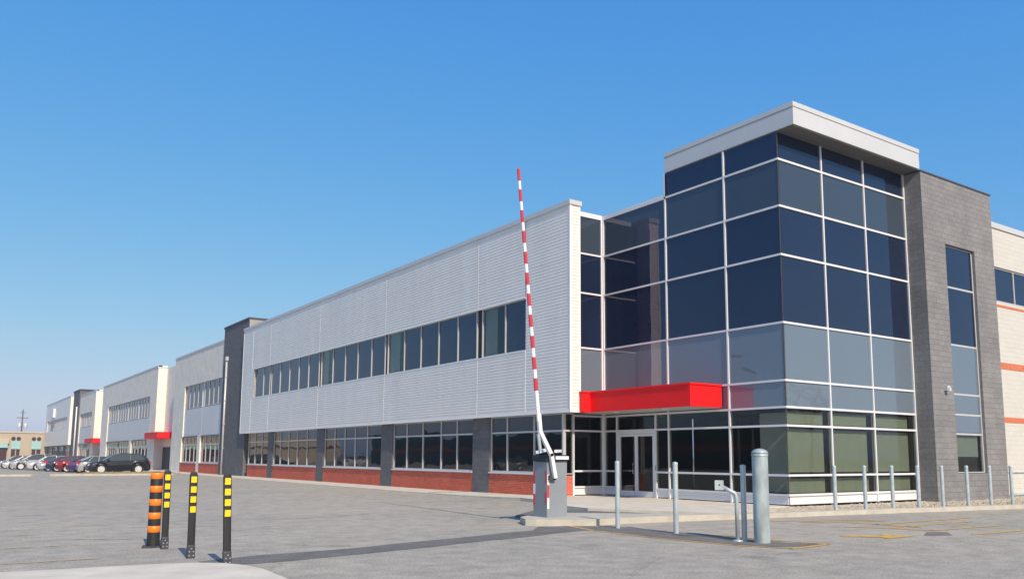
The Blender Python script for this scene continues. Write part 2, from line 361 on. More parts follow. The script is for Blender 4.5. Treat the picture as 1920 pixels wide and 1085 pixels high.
# painted lines
def line(mb, pts, w=.1, z=.008):
    for a_, b_ in zip(pts[:-1], pts[1:]):
        A, B = Vector((*a_, 0)), Vector((*b_, 0)); t_ = (B-A).normalized(); n_ = Vector((-t_.y, t_.x, 0))*w/2; e = t_*w*.3
        k = max(1, int((B-A).length/1.5))
        mb.face([(A.x-n_.x-e.x, A.y-n_.y-e.y, z), (B.x-n_.x+e.x, B.y-n_.y+e.y, z), (B.x+n_.x+e.x, B.y+n_.y+e.y, z), (A.x+n_.x-e.x, A.y+n_.y-e.y, z)])
ym = MB()
line(ym, [(12.42, 15.9), (12.12, 14.6), (12.08, 12.8), (12.33, 10.8), (12.72, 9.85)], .10)
line(ym, [(12.72, 9.85), (14.0, 9.97)], .12); line(ym, [(14.0, 9.97), (13.72, 10.9), (13.72, 12.1), (13.45, 13.2)], .08)
for (a_, b_) in [((17.7, 14.35), (20.6, 13.3)), ((18.2, 13.7), (20.4, 12.9)), ((17.95, 12.3), (18.7, 10.6)), ((19.2, 12.95), (19.3, 11.25)), ((18.72, 10.6), (21.8, 10.5)),
               ((18.4, 11.5), (22.3, 11.6)), ((18.45, 9.55), (24.0, 9.4)), ((19.2, 12.3), (23.5, 12.3))]:
    line(ym, [a_, b_], .12)
structure(ym.build('yellow_lines', M['yline']))
ar = MB()
ar.face(strip_poly([(15.55, 10.75), (15.75, 10.95), (16.6, 10.45), (16.75, 10.75), (17.0, 10.0), (15.95, 10.0), (16.15, 10.25)], .009))
structure(ar.build('arrow_marking', M['yline']))
yf = MB()
for y_ in (14.8, 17.2, 19.8): line(yf, [(-6, y_), (2.3 if y_ < 18 else 1.9, y_)], .09)
line(yf, [(2.4, 18.4), (3.3, 17.9)], .08)
for y_ in (28.0, 31.0, 34.0, 37.0): line(yf, [(13.6, y_-1.2), (17.0, y_-1.2)], .09)
structure(yf.build('faded_lines', M['yfaint']))

# concrete plaza, kerb, island, walk
def rim(poly, z0, z1, name, mat):
    m_ = MB(); m_.prism(poly, z0, z1); return structure(m_.build(name, mat))
kerbline = [(12.95, 15.70), (14.0, 15.74), (15.8, 15.58), (17.4, 15.32), (18.9, 15.16), (21.2, 14.92), (24.0, 14.50), (27.0, 14.05), (30.5, 13.52), (40.0, 12.1)]
inner = [(x+.03, y+.32) for x, y in kerbline]
rim([(11.62, 16.55), (11.78, 16.32), (12.08, 16.12), *kerbline[0:4], (17.3, 15.62), (16.0, 16.35), (15.4, 16.75), (13.85, 17.95), (12.6, 17.72), (11.95, 17.25)], -.02, .15, 'concrete_island', M['kerb'])
rim(kerbline[3:]+[inner[i] for i in range(len(inner)-1, 2, -1)], -.02, .13, 'kerb', M['kerb'])
# lower asphalt gutter between island and plaza, then plaza slab
rim([(12.6, 17.74), (13.85, 17.97), (15.42, 16.78), (16.02, 16.38), (17.28, 15.66), (17.9, 15.62), (17.0, 17.6), (16.0, 19.6), (15.2, 21.0), (13.0, 19.0)], -.02, .045, 'gutter_strip', M['patch'])
plaza = [(17.92, 15.55), (19.0, 15.40), (20.0, 15.32), (19.4, 17.0), (22.27, 17.24), (22.27, 26.2), (20.3, 26.2), (20.15, 25.9), (17.95, 25.9), (17.6, 23.5), (16.2, 20.9), (16.02, 19.62), (17.02, 17.62)]
rim(plaza, -.02, .12, 'plaza_slab', M['concrete'])
sw = MB()
prof = [(25.9, .12), (29, .06), (35, .025), (92.0, .025), (104, .025), (140, .025), (210, .025)]
for (y0, z0), (y1, z1) in zip(prof[:-1], prof[1:]):
    x0 = 17.95
    sw.mesh([(x0, y0, z0), (20.3, y0, z0), (20.3, y1, z1), (x0, y1, z1), (x0, y0, -.02), (x0, y1, -.02)], [(0, 1, 2, 3), (4, 0, 3, 5)])
structure(sw.build('sidewalk', M['concrete']))
js = MB()
for k in range(40):
    y_ = 30+k*3.0
    js.box(17.955, 20.15, y_, y_+.025, .0245 if y_ > 35 else .03, .0275 if y_ > 35 else .06)
structure(js.build('expansion_joints', M['seam']))
# gravel bed in front of the tower: many small stones
gb = MB(); gb.prism([(20.0, 15.36), *inner[5:], (40.0, 17.45), (29.7, 17.24), (22.3, 17.24), (19.45, 17.0)], -.02, .085)
def stone(mb, x, y, z, r):
    vs = []
    for (i, j, k) in ((1, 0, 0), (-1, 0, 0), (0, 1, 0), (0, -1, 0), (0, 0, 1), (0, 0, -1)):
        f_ = r*random.uniform(.7, 1.3); vs.append((x+i*f_+random.uniform(-.2, .2)*r, y+j*f_, z+k*f_*.7))
    mb.mesh(vs, [(0, 2, 4), (2, 1, 4), (1, 3, 4), (3, 0, 4), (2, 0, 5), (1, 2, 5), (3, 1, 5), (0, 3, 5)])
for i in range(5200):
    x = random.uniform(19.6, 38) if random.random() > .35 else random.uniform(19.6, 23.5)
    yk = 15.3+(19.0-x)*.148+.32; y = random.uniform(yk, 17.2 if x > 22 else 16.95)
    stone(gb, x, y, .085, random.choice((.02, .03, .035, .05)))
for i in range(420):
    t_ = random.random(); stone(gb, 20.0-.55*t_+random.uniform(-.3, .3), 15.5+1.5*t_, .11, random.choice((.03, .05, .06)))
o = gb.build('gravel_bed', M['gravel']); o['kind'] = 'stuff'; o['label'] = 'tan gravel bed along the foot of the glass tower'; o['category'] = 'gravel'
# raised concrete corner at the bottom left of the view
rim([(-8, 13.5), (0.88, 13.42), (2.86, 13.22), (3.3, 13.1), (3.62, 12.85), (3.82, 12.45), (3.9, 11.9), (3.85, 10.6), (3.8, 4), (-8, 4)], -.02, .05, 'concrete_apron', M['concrete'])
# far kerb, grass verge and driveway gap
rim([(-30, 74.2), (-30, 73.0), (6.3, 73.3), (6.75, 73.8), (6.75, 74.2)], -.02, .15, 'far_kerb', M['kerb'])
rim([(7.55, 74.3), (7.55, 73.8), (8.2, 73.4), (16.4, 73.6), (17.3, 74.6), (17.5, 76.5), (17.5, 79), (17.2, 79), (17.2, 76.6), (16.9, 75.0), (16.2, 74.3)], -.02, .15, 'far_kerb', M['kerb'])
gv = MB()
def blade(mb, x, y, z, h):
    a_ = random.uniform(0, 6.28); w_ = .03; dx, dy = math.cos(a_)*w_, math.sin(a_)*w_; lx, ly = random.uniform(-.08, .08), random.uniform(-.08, .08)
    mb.face([(x-dx, y-dy, z), (x+dx, y+dy, z), (x+lx, y+ly, z+h)])
gv.prism([(8.6, 74.35), (16.1, 74.35), (16.8, 75.0), (17.15, 76.6), (17.15, 79.4), (11.2, 79.4), (9.0, 75.5)], -.02, .10)
for i in range(6000):
    x, y = random.uniform(8.6, 17.1), random.uniform(74.4, 79.3)
    if x < 8.9+(y-74.3)*.5 or x > 15.9+(y-74.3)*.5 and y < 76.8: continue
    blade(gv, x, y, .1, random.uniform(.05, .16))
for i in range(2500): blade(gv, random.uniform(-28, 6.5), random.uniform(74.3, 75.6), .02, random.uniform(.05, .16))
gv.prism([(-30, 74.22), (6.6, 74.22), (6.3, 75.6), (-30, 75.6)], -.02, .06)
o = gv.build('grass_verge', M['grass']); o['kind'] = 'stuff'; o['label'] = 'strip of dry tan grass behind the far kerb by the parked cars'; o['category'] = 'grass'

# ------------------------------------------------------------------ the long office building
B = empty('office_building', (25, 30, 0), 'long two storey office building with silver cladding and a dark glass corner tower', 'building')
XT, YT = 22.295, 17.275                     # tower faces
ROWS = [.12, .45, 1.07, 2.65, 3.24, 4.10, 5.98, 8.23, 9.87, 11.47, 12.41]
# --- curtain wall frame of the tower
fr = MB(); w = .030
CY = [17.31, 19.60, 22.53, 26.2]            # uprights on the face towards the parking lot
for y in CY[1:3]: fr.box(XT-.05, XT+.08, y-w, y+w, .12, 12.41 if y < 22.6 and y > 18 else 11.5)
fr.box(XT-.055, XT+.08, 22.53-w, 22.53+w, 11.5, 12.41)
for y in (23.22, 25.42): fr.box(XT-.05, XT+.08, y-w, y+w, .12, 3.24)
fr.box(XT-.06, XT+.08, 26.14, 26.25, .12, 11.5)
CX = [24.61, 27.09, 29.72]
for x in CX: fr.box(x-w, x+w, YT-.05, YT+.08, .12, 12.41)

for i, z in enumerate(ROWS[1:-1]):
    h = .034
    yt = 22.5 if z > 11.4 else 26.16
    if z == 1.07: fr.box(XT-.045, XT+.075, YT, 23.2, z-h, z+h); fr.box(XT-.045, XT+.075, 25.45, 26.16, z-h, z+h)
    elif z == .45: fr.box(XT-.045, XT+.075, YT, 23.2, z-.03, z+.03); fr.box(XT-.045, XT+.075, 25.45, 26.16, z-.03, z+.03)
    else: fr.box(XT-.045, XT+.075, YT, yt, z-h, z+h)
    fr.box(XT-.04, 29.75, YT-.045, YT+.075, z-h, z+h)
fr.box(XT-.05, XT+.25, 22.5, 26.3, 11.42, 11.60)        # parapet cap of the lower glazed part
YR = 26.25                                               # glazed return towards the silver wing
fr.box(20.66, 20.74, YR-.05, YR+.08, .12, 3.24)
fr.box(20.72, XT-.06, YR-.045, YR+.075, 11.42, 11.62)
fr.box(22.17, 22.235, YR-.05, YR+.08, .12, 11.45)
for z in ROWS[1:-2]:
    x0 = 20.74 if z < 3.3 else 20.40
    fr.box(x0, 22.17, YR-.045, YR+.075, z-.035, z+.035)
cw = fr.build('curtain_wall', M['alu'], B)
cb = MB(); cb.box(XT-.012, XT+.02, YT-.012, YT+.02, .46, 12.41); cb.build('corner_bead', M['charcoal'], cw)
def pane_x(name, mat, par, x, y0, y1, z0, z1, jit=.003):
    m_ = MB(); j = [random.uniform(-jit, jit) for _ in range(3)]
    m_.mesh([(x+j[0], y1, z0), (x+j[1], y0, z0), (x+j[2], y0, z1), (x+j[0]+j[2]-j[1], y1, z1)] + [(x+.03, y1, z0), (x+.03, y0, z0), (x+.03, y0, z1), (x+.03, y1, z1)],
            [(0, 1, 2, 3), (7, 6, 5, 4), (0, 4, 5, 1), (1, 5, 6, 2), (2, 6, 7, 3), (3, 7, 4, 0)]); return m_.build(name, mat, par)
def pane_y(name, mat, par, y, x0, x1, z0, z1, jit=.003):
    m_ = MB(); j = [random.uniform(-jit, jit) for _ in range(3)]
    m_.mesh([(x0, y+j[0], z0), (x1, y+j[1], z0), (x1, y+j[2], z1), (x0, y+j[0]+j[2]-j[1], z1)] + [(x0, y+.03, z0), (x1, y+.03, z0), (x1, y+.03, z1), (x0, y+.03, z1)],
            [(0, 1, 2, 3), (7, 6, 5, 4), (0, 4, 5, 1), (1, 5, 6, 2), (2, 6, 7, 3), (3, 7, 4, 0)]); return m_.build(name, mat, par)
def kind(z0): return ('spandrel_panel', M['spandrel' if z0 > 9 else 'spandrel_low']) if z0 in (3.24, 4.10, 9.87) else (('glass_pane', M['clear']) if z0 < 3 else ('glass_pane', M['glass']))
for r in range(len(ROWS)-1):
    z0, z1 = ROWS[r], ROWS[r+1]; g_ = .03
    nm, mt = kind(z0)
    if r == 0: nm, mt = 'kick_panel', M['alu']
    if z0 >= 3: cols = [(17.3, 19.60), (19.60, 22.53)]+([(22.53, 26.16)] if z1 < 11.6 else [])
    else: cols = [(17.3, 19.60), (19.60, 22.53), (22.53, 23.22), (25.42, 26.16)]
    for (y0, y1) in cols:
        pane_x(nm, mt, cw, XT, y0+(g_ if y0 > 17.4 else 0), y1-g_, z0+g_, z1-(g_ if r < 9 else 0), 0 if r == 0 else .003)
    if z0 == 2.65: pane_x(nm, mt, cw, XT, 23.25, 25.39, z0+g_, z1-g_)
    for (x0, x1) in ((XT+.03, CX[0]), (CX[0], CX[1]), (CX[1], CX[2])):
        pane_y(nm, mt, cw, YT, x0+g_*.7, x1-g_, z0+g_, z1-(g_ if r < 9 else 0), 0 if r == 0 else .003)
    if r < 9:
        pane_y('glass_pane' if nm == 'spandrel_panel' and z0 < 5 and False else nm, mt, cw, YR, (20.74 if z0 < 3 else 20.40)+g_, 22.17, z0+g_, z1-g_, 0 if r == 0 else .003)
# blinds behind the low panes of the tower
for (x0, x1) in ((XT+.16, CX[0]-.22), (CX[0]+.1, CX[1]-.22), (CX[1]+.1, CX[2]-.25)):
    for z0, z1 in ((2.72, 3.12), (1.16, 2.55), (.50, .96)):
        bl = MB(); bl.box(x0, x1, YT+.16, YT+.175, z0, z1); bl.build('roller_blind', M['blind'], cw)
bl = MB(); bl.box(XT+.5, XT+.52, 17.6, 18.75, .5, 3.1); bl.build('roller_blind', M['panel'], cw)
# ground floor room and solid core
core = MB()
core.box(XT+.2, 29.6, YT+.2, 26.0, .06, .11); core.box(XT+.06, 29.7, YT+.06, 26.2, 3.30, 3.9)
core.box(27.2, 27.3, YT+1.6, 26.0, .1, 3.3); core.box(XT+.3, 27.2, 26.9, 27.0, .1, 3.3)
core.box(20.95, 22.2, 27.6, 27.7, .1, 3.3); core.box(29.45, 29.6, YT+.06, 26, .1, 3.3)
core.box(XT+.4, 29.6, YT+.4, 22.4, 3.9, 12.3); core.box(XT+.4, 29.6, 22.4, 26.0, 3.9, 11.3)
core.box(21.0, 29, 26.6, 66.8, 3.4, 11.3); core.box(21.6, 29, 27.8, 66.8, 0, 3.4); core.box(20.3, 21.2, 26.35, 66.8, 3.32, 3.40)
core.build('building_core', M['dark'], B)
rf = MB(); rf.box(XT+.1, 60, YT+.3, 66.9, 11.28, 11.4); rf.box(20.4, XT+.3, 26.4, 66.9, 11.28, 11.41); rf.build('roof', M['soffit'], B)
# roof fascia with soffit
fa = MB()
fa.box(22.25, 29.72, 16.56, 22.52, 12.45, 13.03); fa.box(22.275, 29.69, 16.585, 22.5, 13.03, 13.06); fa.box(22.235, 29.735, 16.545, 22.535, 13.06, 13.22)
f_ = fa.build('roof_fascia', M['fascia'], B)
sf = MB(); sf.box(22.29, 29.70, 16.60, 22.48, 12.41, 12.449); sf.build('soffit', M['soffit'], f_)

# --- entrance door
dm = MB(); y0, y1, ym = 23.255, 25.385, 24.32; zt = 2.61
dm.box(XT-.03, XT+.06, y0, y0+.07, .12, zt); dm.box(XT-.03, XT+.06, y1-.07, y1, .12, zt); dm.box(XT-.028, XT+.058, y0+.07, y1-.07, zt-.09, zt)
dr = dm.build('entrance_door', M['alu'], B)
for (a_, b_) in ((y0+.08, ym-.006), (ym+.006, y1-.08)):
    lf = MB(); t_ = .075
    lf.box(XT-.02, XT+.04, a_, a_+t_, .13, zt-.1); lf.box(XT-.02, XT+.04, b_-t_, b_, .13, zt-.1)
    lf.box(XT-.018, XT+.038, a_+t_, b_-t_, .13, .34); lf.box(XT-.018, XT+.038, a_+t_, b_-t_, zt-.19, zt-.1)
    lf.build('door_leaf', M['alu'], dr)
    pane_x('glass_pane', M['clear'], dr, XT+.005, a_+t_, b_-t_, .34, zt-.19, 0)
for yy in (ym+.12, ):
    hd = MB(); hd.tube([(XT-.02, yy, 1.0), (XT-.09, yy, 1.0), (XT-.09, yy, 1.38), (XT-.02, yy, 1.38)], .016, 8); hd.build('handle', M['bolt'], dr)
hd = MB(); hd.box(XT-.05, XT-.02, 23.20, 23.24, 1.15, 1.32); hd.build('handle', M['black'], dr)
# --- red canopy over the entrance
ca = MB()
poly = [(20.70, 19.90), (XT-.055, 19.90), (XT-.055, 26.1), (20.46, 26.1), (20.46, 25.38), (20.34, 25.38), (20.34, 25.16), (20.70, 25.16)]
ca.prism(poly, 3.33, 4.06)
polyc = [(20.66, 19.86), (XT-.055, 19.86), (XT-.055, 26.1), (20.45, 26.1), (20.45, 25.385), (20.32, 25.385), (20.32, 25.12), (20.66, 25.12)]
ca.prism(polyc, 4.06, 4.125)
can = ca.build('canopy', M['red'], B)
for y in (21.6, 24.2):
    cl = MB(); cl.lathe((21.2, y, 3.295), [(.11, 0), (.12, .034)], 16); cl.build('canopy_light', M['lamp'], can)
sp_ = MB(); sp_.box(20.76, XT-.06, 19.99, 26.05, 3.315, 3.329); sp_.build('canopy_soffit', M['fascia'], can)

# --- silver wing: ribbed cladding around the window band
XS = 19.9
def ribs(mb, axis, c, u0, u1, z0, z1, pitch=.128, d=.013):
    n = max(1, round((z1-z0)/pitch)); pt = (z1-z0)/n
    P = (lambda u, e, z: (c+e, u, z)) if axis == 'x' else (lambda u, e, z: (u, c+e, z))
    for k in range(n):
        z = z0+k*pt; dd = d*1.5 if k % 8 == 0 else d
        lv = [(z, 0), (z+.55*pt, 0), (z+.66*pt, dd), (z+.86*pt, dd), (z+pt, 0)]
        for (a_, ea), (b_, eb) in zip(lv[:-1], lv[1:]):
            f4 = [P(u0, ea, a_), P(u1, ea, a_), P(u1, eb, b_), P(u0, eb, b_)]
            mb.face(f4[::-1] if axis == 'x' else f4)
SY0, SY1, SZ0, SZ1 = 25.40, 67.8, 3.42, 11.50
WY0, WY1, WZ0, WZ1 = 28.43, 64.75, 6.00, 8.20
cl = MB(); E_ = .06
seams = [28.43, 32.2, 41.8, 51.44, 61.1, 65.3]
edges = [SY0+E_]+seams+[SY1-E_]
for a_, b_ in zip(edges[:-1], edges[1:]):
    ribs(cl, 'x', XS, a_+.02, b_-.02, SZ0, WZ0-.04); ribs(cl, 'x', XS, a_+.02, b_-.02, WZ1+.04, SZ1)
ribs(cl, 'x', XS, SY0+E_, WY0-.03, WZ0-.04, WZ1+.04, .1273); ribs(cl, 'x', XS, WY1+.03, SY1-E_, WZ0-.04, WZ1+.04, .1273)
ribs(cl, 'y', SY0, XS+.08, 20.36, SZ0, SZ1)
cl.box(XS+.035, XS+.06, SY0+.05, WY0, SZ0, SZ1); cl.box(XS+.035, XS+.06, WY1, SY1, SZ0, SZ1); cl.box(XS+.035, XS+.06, WY0, WY1, SZ0, WZ0); cl.box(XS+.035, XS+.06, WY0, WY1, WZ1, SZ1)
clad = cl.build('silver_cladding', M['silver'], B)
tr = MB()
for y in seams: 
    if y in (28.43, 65.3): tr.box(XS-.006, XS+.03, y-.02, y+.02, SZ0, WZ0-.04); tr.box(XS-.006, XS+.03, y-.02, y+.02, WZ1+.04, SZ1) if y > 60 else None
    else: tr.box(XS-.006, XS+.03, y-.012, y+.012, SZ0, WZ0-.04); tr.box(XS-.004, XS+.03, y-.012, y+.012, WZ1+.04, SZ1)
tr.box(XS-.012, XS+.08, SY0-.012, SY0+E_, SZ0, SZ1)
tr.box(20.36, 20.42, SY0-.008, SY0+.8, SZ0, SZ1)
tr.box(XS-.01, XS+.05, SY1-E_, SY1, SZ0, SZ1); tr.box(XS-.008, XS+.06, SY0-.01, SY1, SZ0-.10, SZ0); tr.box(XS+.06, 20.42, SY0-.008, SY0+.06, SZ0-.098, SZ0)
tr.box(XS+.05, 20.4, SY1-.05, SY1-.002, SZ0, SZ1)
for (za, zb) in ((WZ0-.04, WZ0), (WZ1, WZ1+.04)): tr.box(XS-.012, XS+.1, WY0-.03, WY1+.03, za, zb)
tr.build('cladding_trim', M['silver_trim'], clad)
sfm = MB(); sfm.box(XS+.06, 20.8, SY0+.06, SY1, SZ0-.09, SZ0-.03); sfm.build('soffit', M['panel'], clad)
cp = MB(); cp.box(XS-.05, 20.47, SY0-.05, SY1+.03, SZ1+.012, SZ1+.2); cp.box(XS-.02, 20.44, SY0-.02, SY1, SZ1, SZ1+.012); cp.build('parapet_cap', M['fascia'], B)
# upper ribbon windows, one window for each bay
bays = [[28.43, 30.08, 31.94], [32.42, 34.13, 35.98, 37.82, 39.67, 41.62], [41.98, 43.72, 45.62, 47.44, 49.36, 51.24], [51.64, 53.49, 55.29, 57.12, 59.05, 60.92], [61.28, 62.72, 64.75]]
def window_x(par, x, ys, zs, fw, glass_mat, recess=.10, curtain=None):
    f1 = MB(); xf = x+recess-.05
    for y in ys: f1.box(xf, x+recess+.04, y-fw/2, y+fw/2, zs[0], zs[-1])
    for z in zs:
        hh = fw/2
        for a_, b_ in zip(ys[:-1], ys[1:]): f1.box(xf+.004, x+recess+.036, a_+fw/2, b_-fw/2, z-(0 if z == zs[0] else hh), z+(0 if z == zs[-1] else hh) if z != zs[0] else z+fw)
    wn_ = f1.build('window', M['frame'], par)
    gl_ = MB()
    for a_, b_ in zip(ys[:-1], ys[1:]):
        if curtain and b_ == ys[-1]:
            pane_x('glass_pane', M['clear'], wn_, x+recess, a_+.02, b_-.02, zs[0]+.02, zs[-1]-.02)
            c_ = MB(); c_.box(x+recess+.12, x+recess+.14, b_-curtain, b_-.02, zs[0], zs[-1]); c_.build('curtain', M['curtain'], wn_); continue
        for p_, q_ in zip(zs[:-1], zs[1:]):
            j = [random.uniform(-.003, .003) for _ in range(3)]; xg = x+recess
            gl_.face([(xg+j[0], b_, p_), (xg+j[1], a_, p_), (xg+j[2], a_, q_), (xg+j[0]+j[2]-j[1], b_, q_)])
            gl_.face([(xg+.025, a_, p_), (xg+.025, b_, p_), (xg+.025, b_, q_), (xg+.025, a_, q_)])
    gl_.build('glass_pane', glass_mat, wn_); return wn_
def window_y(par, y, xs, zs, fw, glass_mat, recess=.10):
    f1 = MB(); yf_ = y+recess-.05
    for x in xs: f1.box(x-fw/2, x+fw/2, yf_, y+recess+.04, zs[0], zs[-1])
    for z in zs:
        for a_, b_ in zip(xs[:-1], xs[1:]): f1.box(a_+fw/2, b_-fw/2, yf_+.004, y+recess+.036, max(zs[0], z-fw/2), min(zs[-1], z+fw/2))
    wn_ = f1.build('window', M['frame'], par); gl_ = MB()
    for a_, b_ in zip(xs[:-1], xs[1:]):
        for p_, q_ in zip(zs[:-1], zs[1:]):
            j = [random.uniform(-.003, .003) for _ in range(3)]; yg = y+recess
            gl_.face([(a_, yg+j[0], p_), (b_, yg+j[1], p_), (b_, yg+j[2], q_), (a_, yg+j[0]+j[2]-j[1], q_)])
            gl_.face([(b_, yg+.025, p_), (a_, yg+.025, p_), (a_, yg+.025, q_), (b_, yg+.025, q_)])
    gl_.build('glass_pane', glass_mat, wn_); return wn_
for i, ys in enumerate(bays): window_x(B, XS, ys, [WZ0, WZ1], .058, M['glass'], .14, curtain=(1.0, 1.15, .8, None, None)[i])
ga = MB()
for a_, b_ in zip(bays[:-1], bays[1:]): ga.box(XS+.16, XS+.3, a_[-1]+.04, b_[0]-.04, WZ0, WZ1)
ga.build('bay_joint', M['dark'], B)
# ground floor under the wing
XG = 20.2
segs = [[26.26, 28.25, 30.24, 31.50], [33.02, 34.48, 36.01, 37.87, 39.62, 41.12], [42.62, 44.5, 46.2, 47.68, 49.23, 50.80], [52.12, 53.9, 55.7, 57.4, 59.1, 60.45], [61.7, 63.2, 64.8, 66.4]]
for i, ys in enumerate(segs):
    window_x(B, XG-.03, ys, [.95, 2.64, 3.32], .07, M['glass_low'], .12)
    bk = MB(); bk.box(XG, XG+.35, ys[0]-.06 if i else 26.25, ys[-1]+.06, -.01, .90); ba = bk.build('brick_apron', M['brick'], B)
    sl = MB(); sl.box(XG-.06, XG+.06, ys[0]-.06, ys[-1]+.06, .90, .955); sl.build('sill', M['alu'], ba)
    if i: 
        pl = MB(); yb = segs[i-1][-1]+.06; pl.box(XG-.02, XG+.4, yb, ys[0]-.06, -.01, 3.32); pl.build('pillar', M['pillar'], B)
rb = MB(); rb.box(XG+.35, 20.66, 26.25, 26.4, -.01, .90); rb.build('brick_apron', M['brick'], B)
wr = window_y(B, 26.2, [20.2, 20.66], [.95, 2.64, 3.32], .07, M['clear'], .03)
# --- charcoal pillar with downspout
pm = MB(); pm.box(20.12, 24.0, 67.3, 74.25, -.01, 12.45); pl = pm.build('pillar_tower', M['pillar'], B)
pc = MB(); pc.box(20.06, 24.0, 67.25, 74.3, 12.45, 12.62); pc.build('parapet_cap', M['charcoal'], pl)
dp = MB(); dp.tube([(20.03, 72.9, .05), (20.03, 72.9, 9.6)], .085, 10); dp.box(19.93, 20.12, 72.72, 73.08, 9.6, 9.95)
for z in (2.2, 4.2, 6.2, 8.2): dp.box(19.98, 20.13, 72.76, 73.04, z, z+.06)
dp.build('downspout', M['frame'], B)
ps = MB(); ps.box(20.14, 24.0, 67.265, 67.298, 11.3, 12.44); ps.build('stone_return', M['stone'], pl)

# --- dark block wing on the right with its tall window
YB = 16.56
bm = MB(); bm.wall('y', YB, 29.75, 34.95, -.01, 12.37, [(31.24, 33.40, 1.08, 9.80)], .22)
bm.face([(29.75, YB, -.01), (29.75, YB, 12.37), (29.75, 20, 12.37), (29.75, 20, -.01)]); bm.face([(34.95, YB, -.01), (34.95, 20, -.01), (34.95, 20, 12.37), (34.95, YB, 12.37)])
blk = bm.build('block_wall', M['block'], B)
bc = MB(); bc.box(29.73, 34.98, YB-.03, 20, 12.37, 12.43); bc.build('parapet_cap', M['charcoal'], blk)
tw = window_y(B, YB, [31.28, 33.36], [1.1, 2.55, 3.28, 4.05, 5.93, 8.16, 9.78], .07, M['clear'], .16)
bl = MB(); bl.box(31.4, 33.2, YB+.30, YB+.31, 1.1, 9.7); bl.build('window_backing', M['dark'], B)
for i, (z0, z1) in enumerate(((2.60, 3.24), (3.32, 4.01), (4.09, 5.89), (5.97, 8.12), (8.20, 9.74))):
    pane_y('spandrel_panel' if i < 3 else 'glass_pane', M['spandrel_low' if i < 3 else 'glass'], tw, YB+.12, 31.33, 33.31, z0, z1, 0)
rbm = MB(); rbm.box(31.40, 33.22, YB+.25, YB+.258, 1.70, 2.5); rbm.build('roller_blind', M['blind'], tw)
wl = MB(); wl.box(30.55, 30.75, YB-.14, YB-.002, 4.12, 4.30); wl.box(30.58, 30.72, YB-.19, YB-.142, 4.10, 4.22); wl.build('wall_light', M['fascia'], B)
# --- white block wing at the far right
YW = 17.5
wm = MB(); wm.wall('y', YW, 34.96, 75, -.01, 11.58, [(36.6, 72, 8.33, 9.87)], .14); ww = wm.build('white_wall', M['white_wall'], B)
for z0, z1 in ((8.10, 8.20), (5.42, 5.70), (3.15, 3.37)):
    q = MB(); q.box(34.97, 75, YW-.015, YW+.05, z0, z1); q.build('brick_band', M['rust'], ww)
q = MB(); q.box(34.97, 75, YW-.06, YW+.3, 11.58, 11.82); q.build('parapet_cap', M['fascia'], ww)
q = MB(); q.box(34.97, 75, YW-.05, YW+.0, 1.05, 1.10); q.box(34.97, 75, YW-.05, YW, .12, .2); q.build('wall_rail', M['galv'], ww)
window_y(B, YW, [36.64+i*2.05 for i in range(18)], [8.36, 9.84], .07, M['glass'], .1)

# --- cream block units further along the row
XC = 20.2
def cream_unit(y0, y1, top_, up, low, pil=None, wallmat='cream'):
    """facade with an upper window band over a grey metal panel and ground floor windows"""
    hs = [(up[0], up[-1], 3.40, 8.35)]
    hs += [(a_[0], a_[-1], .95, 3.40) for a_ in low]
    m_ = MB(); m_.wall('x', XC, y0, y1, -.01, top_, hs, .35); wl_ = m_.build('cream_wall', M[wallmat], B)
    c_ = MB(); c_.box(XC-.05, XC+.4, y0, y1, top_, top_+.16); c_.build('parapet_cap', M['fascia'], wl_)
    return wl_
def sub_bays(a_, b_, n): return [a_+(b_-a_)*k/n for k in range(n+1)]
# unit next to the charcoal pillar
cream_unit(74.25, 92.3, 11.45, [74.6, 87.75], [[74.7, 81.0], [82.0, 88.1]])
window_x(B, XC+.05, sub_bays(74.65, 80.6, 4), [6.10, 8.33], .07, M['glass'], .12); window_x(B, XC+.05, sub_bays(81.4, 87.7, 4), [6.10, 8.33], .07, M['glass'], .12)
window_x(B, XC+.05, sub_bays(74.75, 80.95, 4), [.97, 2.6, 3.36], .075, M['glass_low'], .12); window_x(B, XC+.05, sub_bays(82.05, 88.05, 4), [.97, 2.6, 3.36], .075, M['glass_low'], .12)
pp = MB(); pp.box(XC+.10, XC+.3, 74.62, 81.1, 3.42, 6.05); pp.box(XC+.10, XC+.3, 81.16, 87.73, 3.42, 6.05); pp.box(XC+.19, XC+.3, 80.65, 81.35, 6.06, 8.33); pp.build('metal_panel', M['panel'], B)
for (a_, b_) in ((74.5, 81.0), (82.0, 88.2)):
    q = MB(); q.box(XC-.012, XC+.2, a_, b_, -.01, .90); ba = q.build('brick_apron', M['brick'], B)
    q = MB(); q.box(XC-.06, XC+.1, a_, b_, .90, .965); q.build('sill', M['alu'], ba)
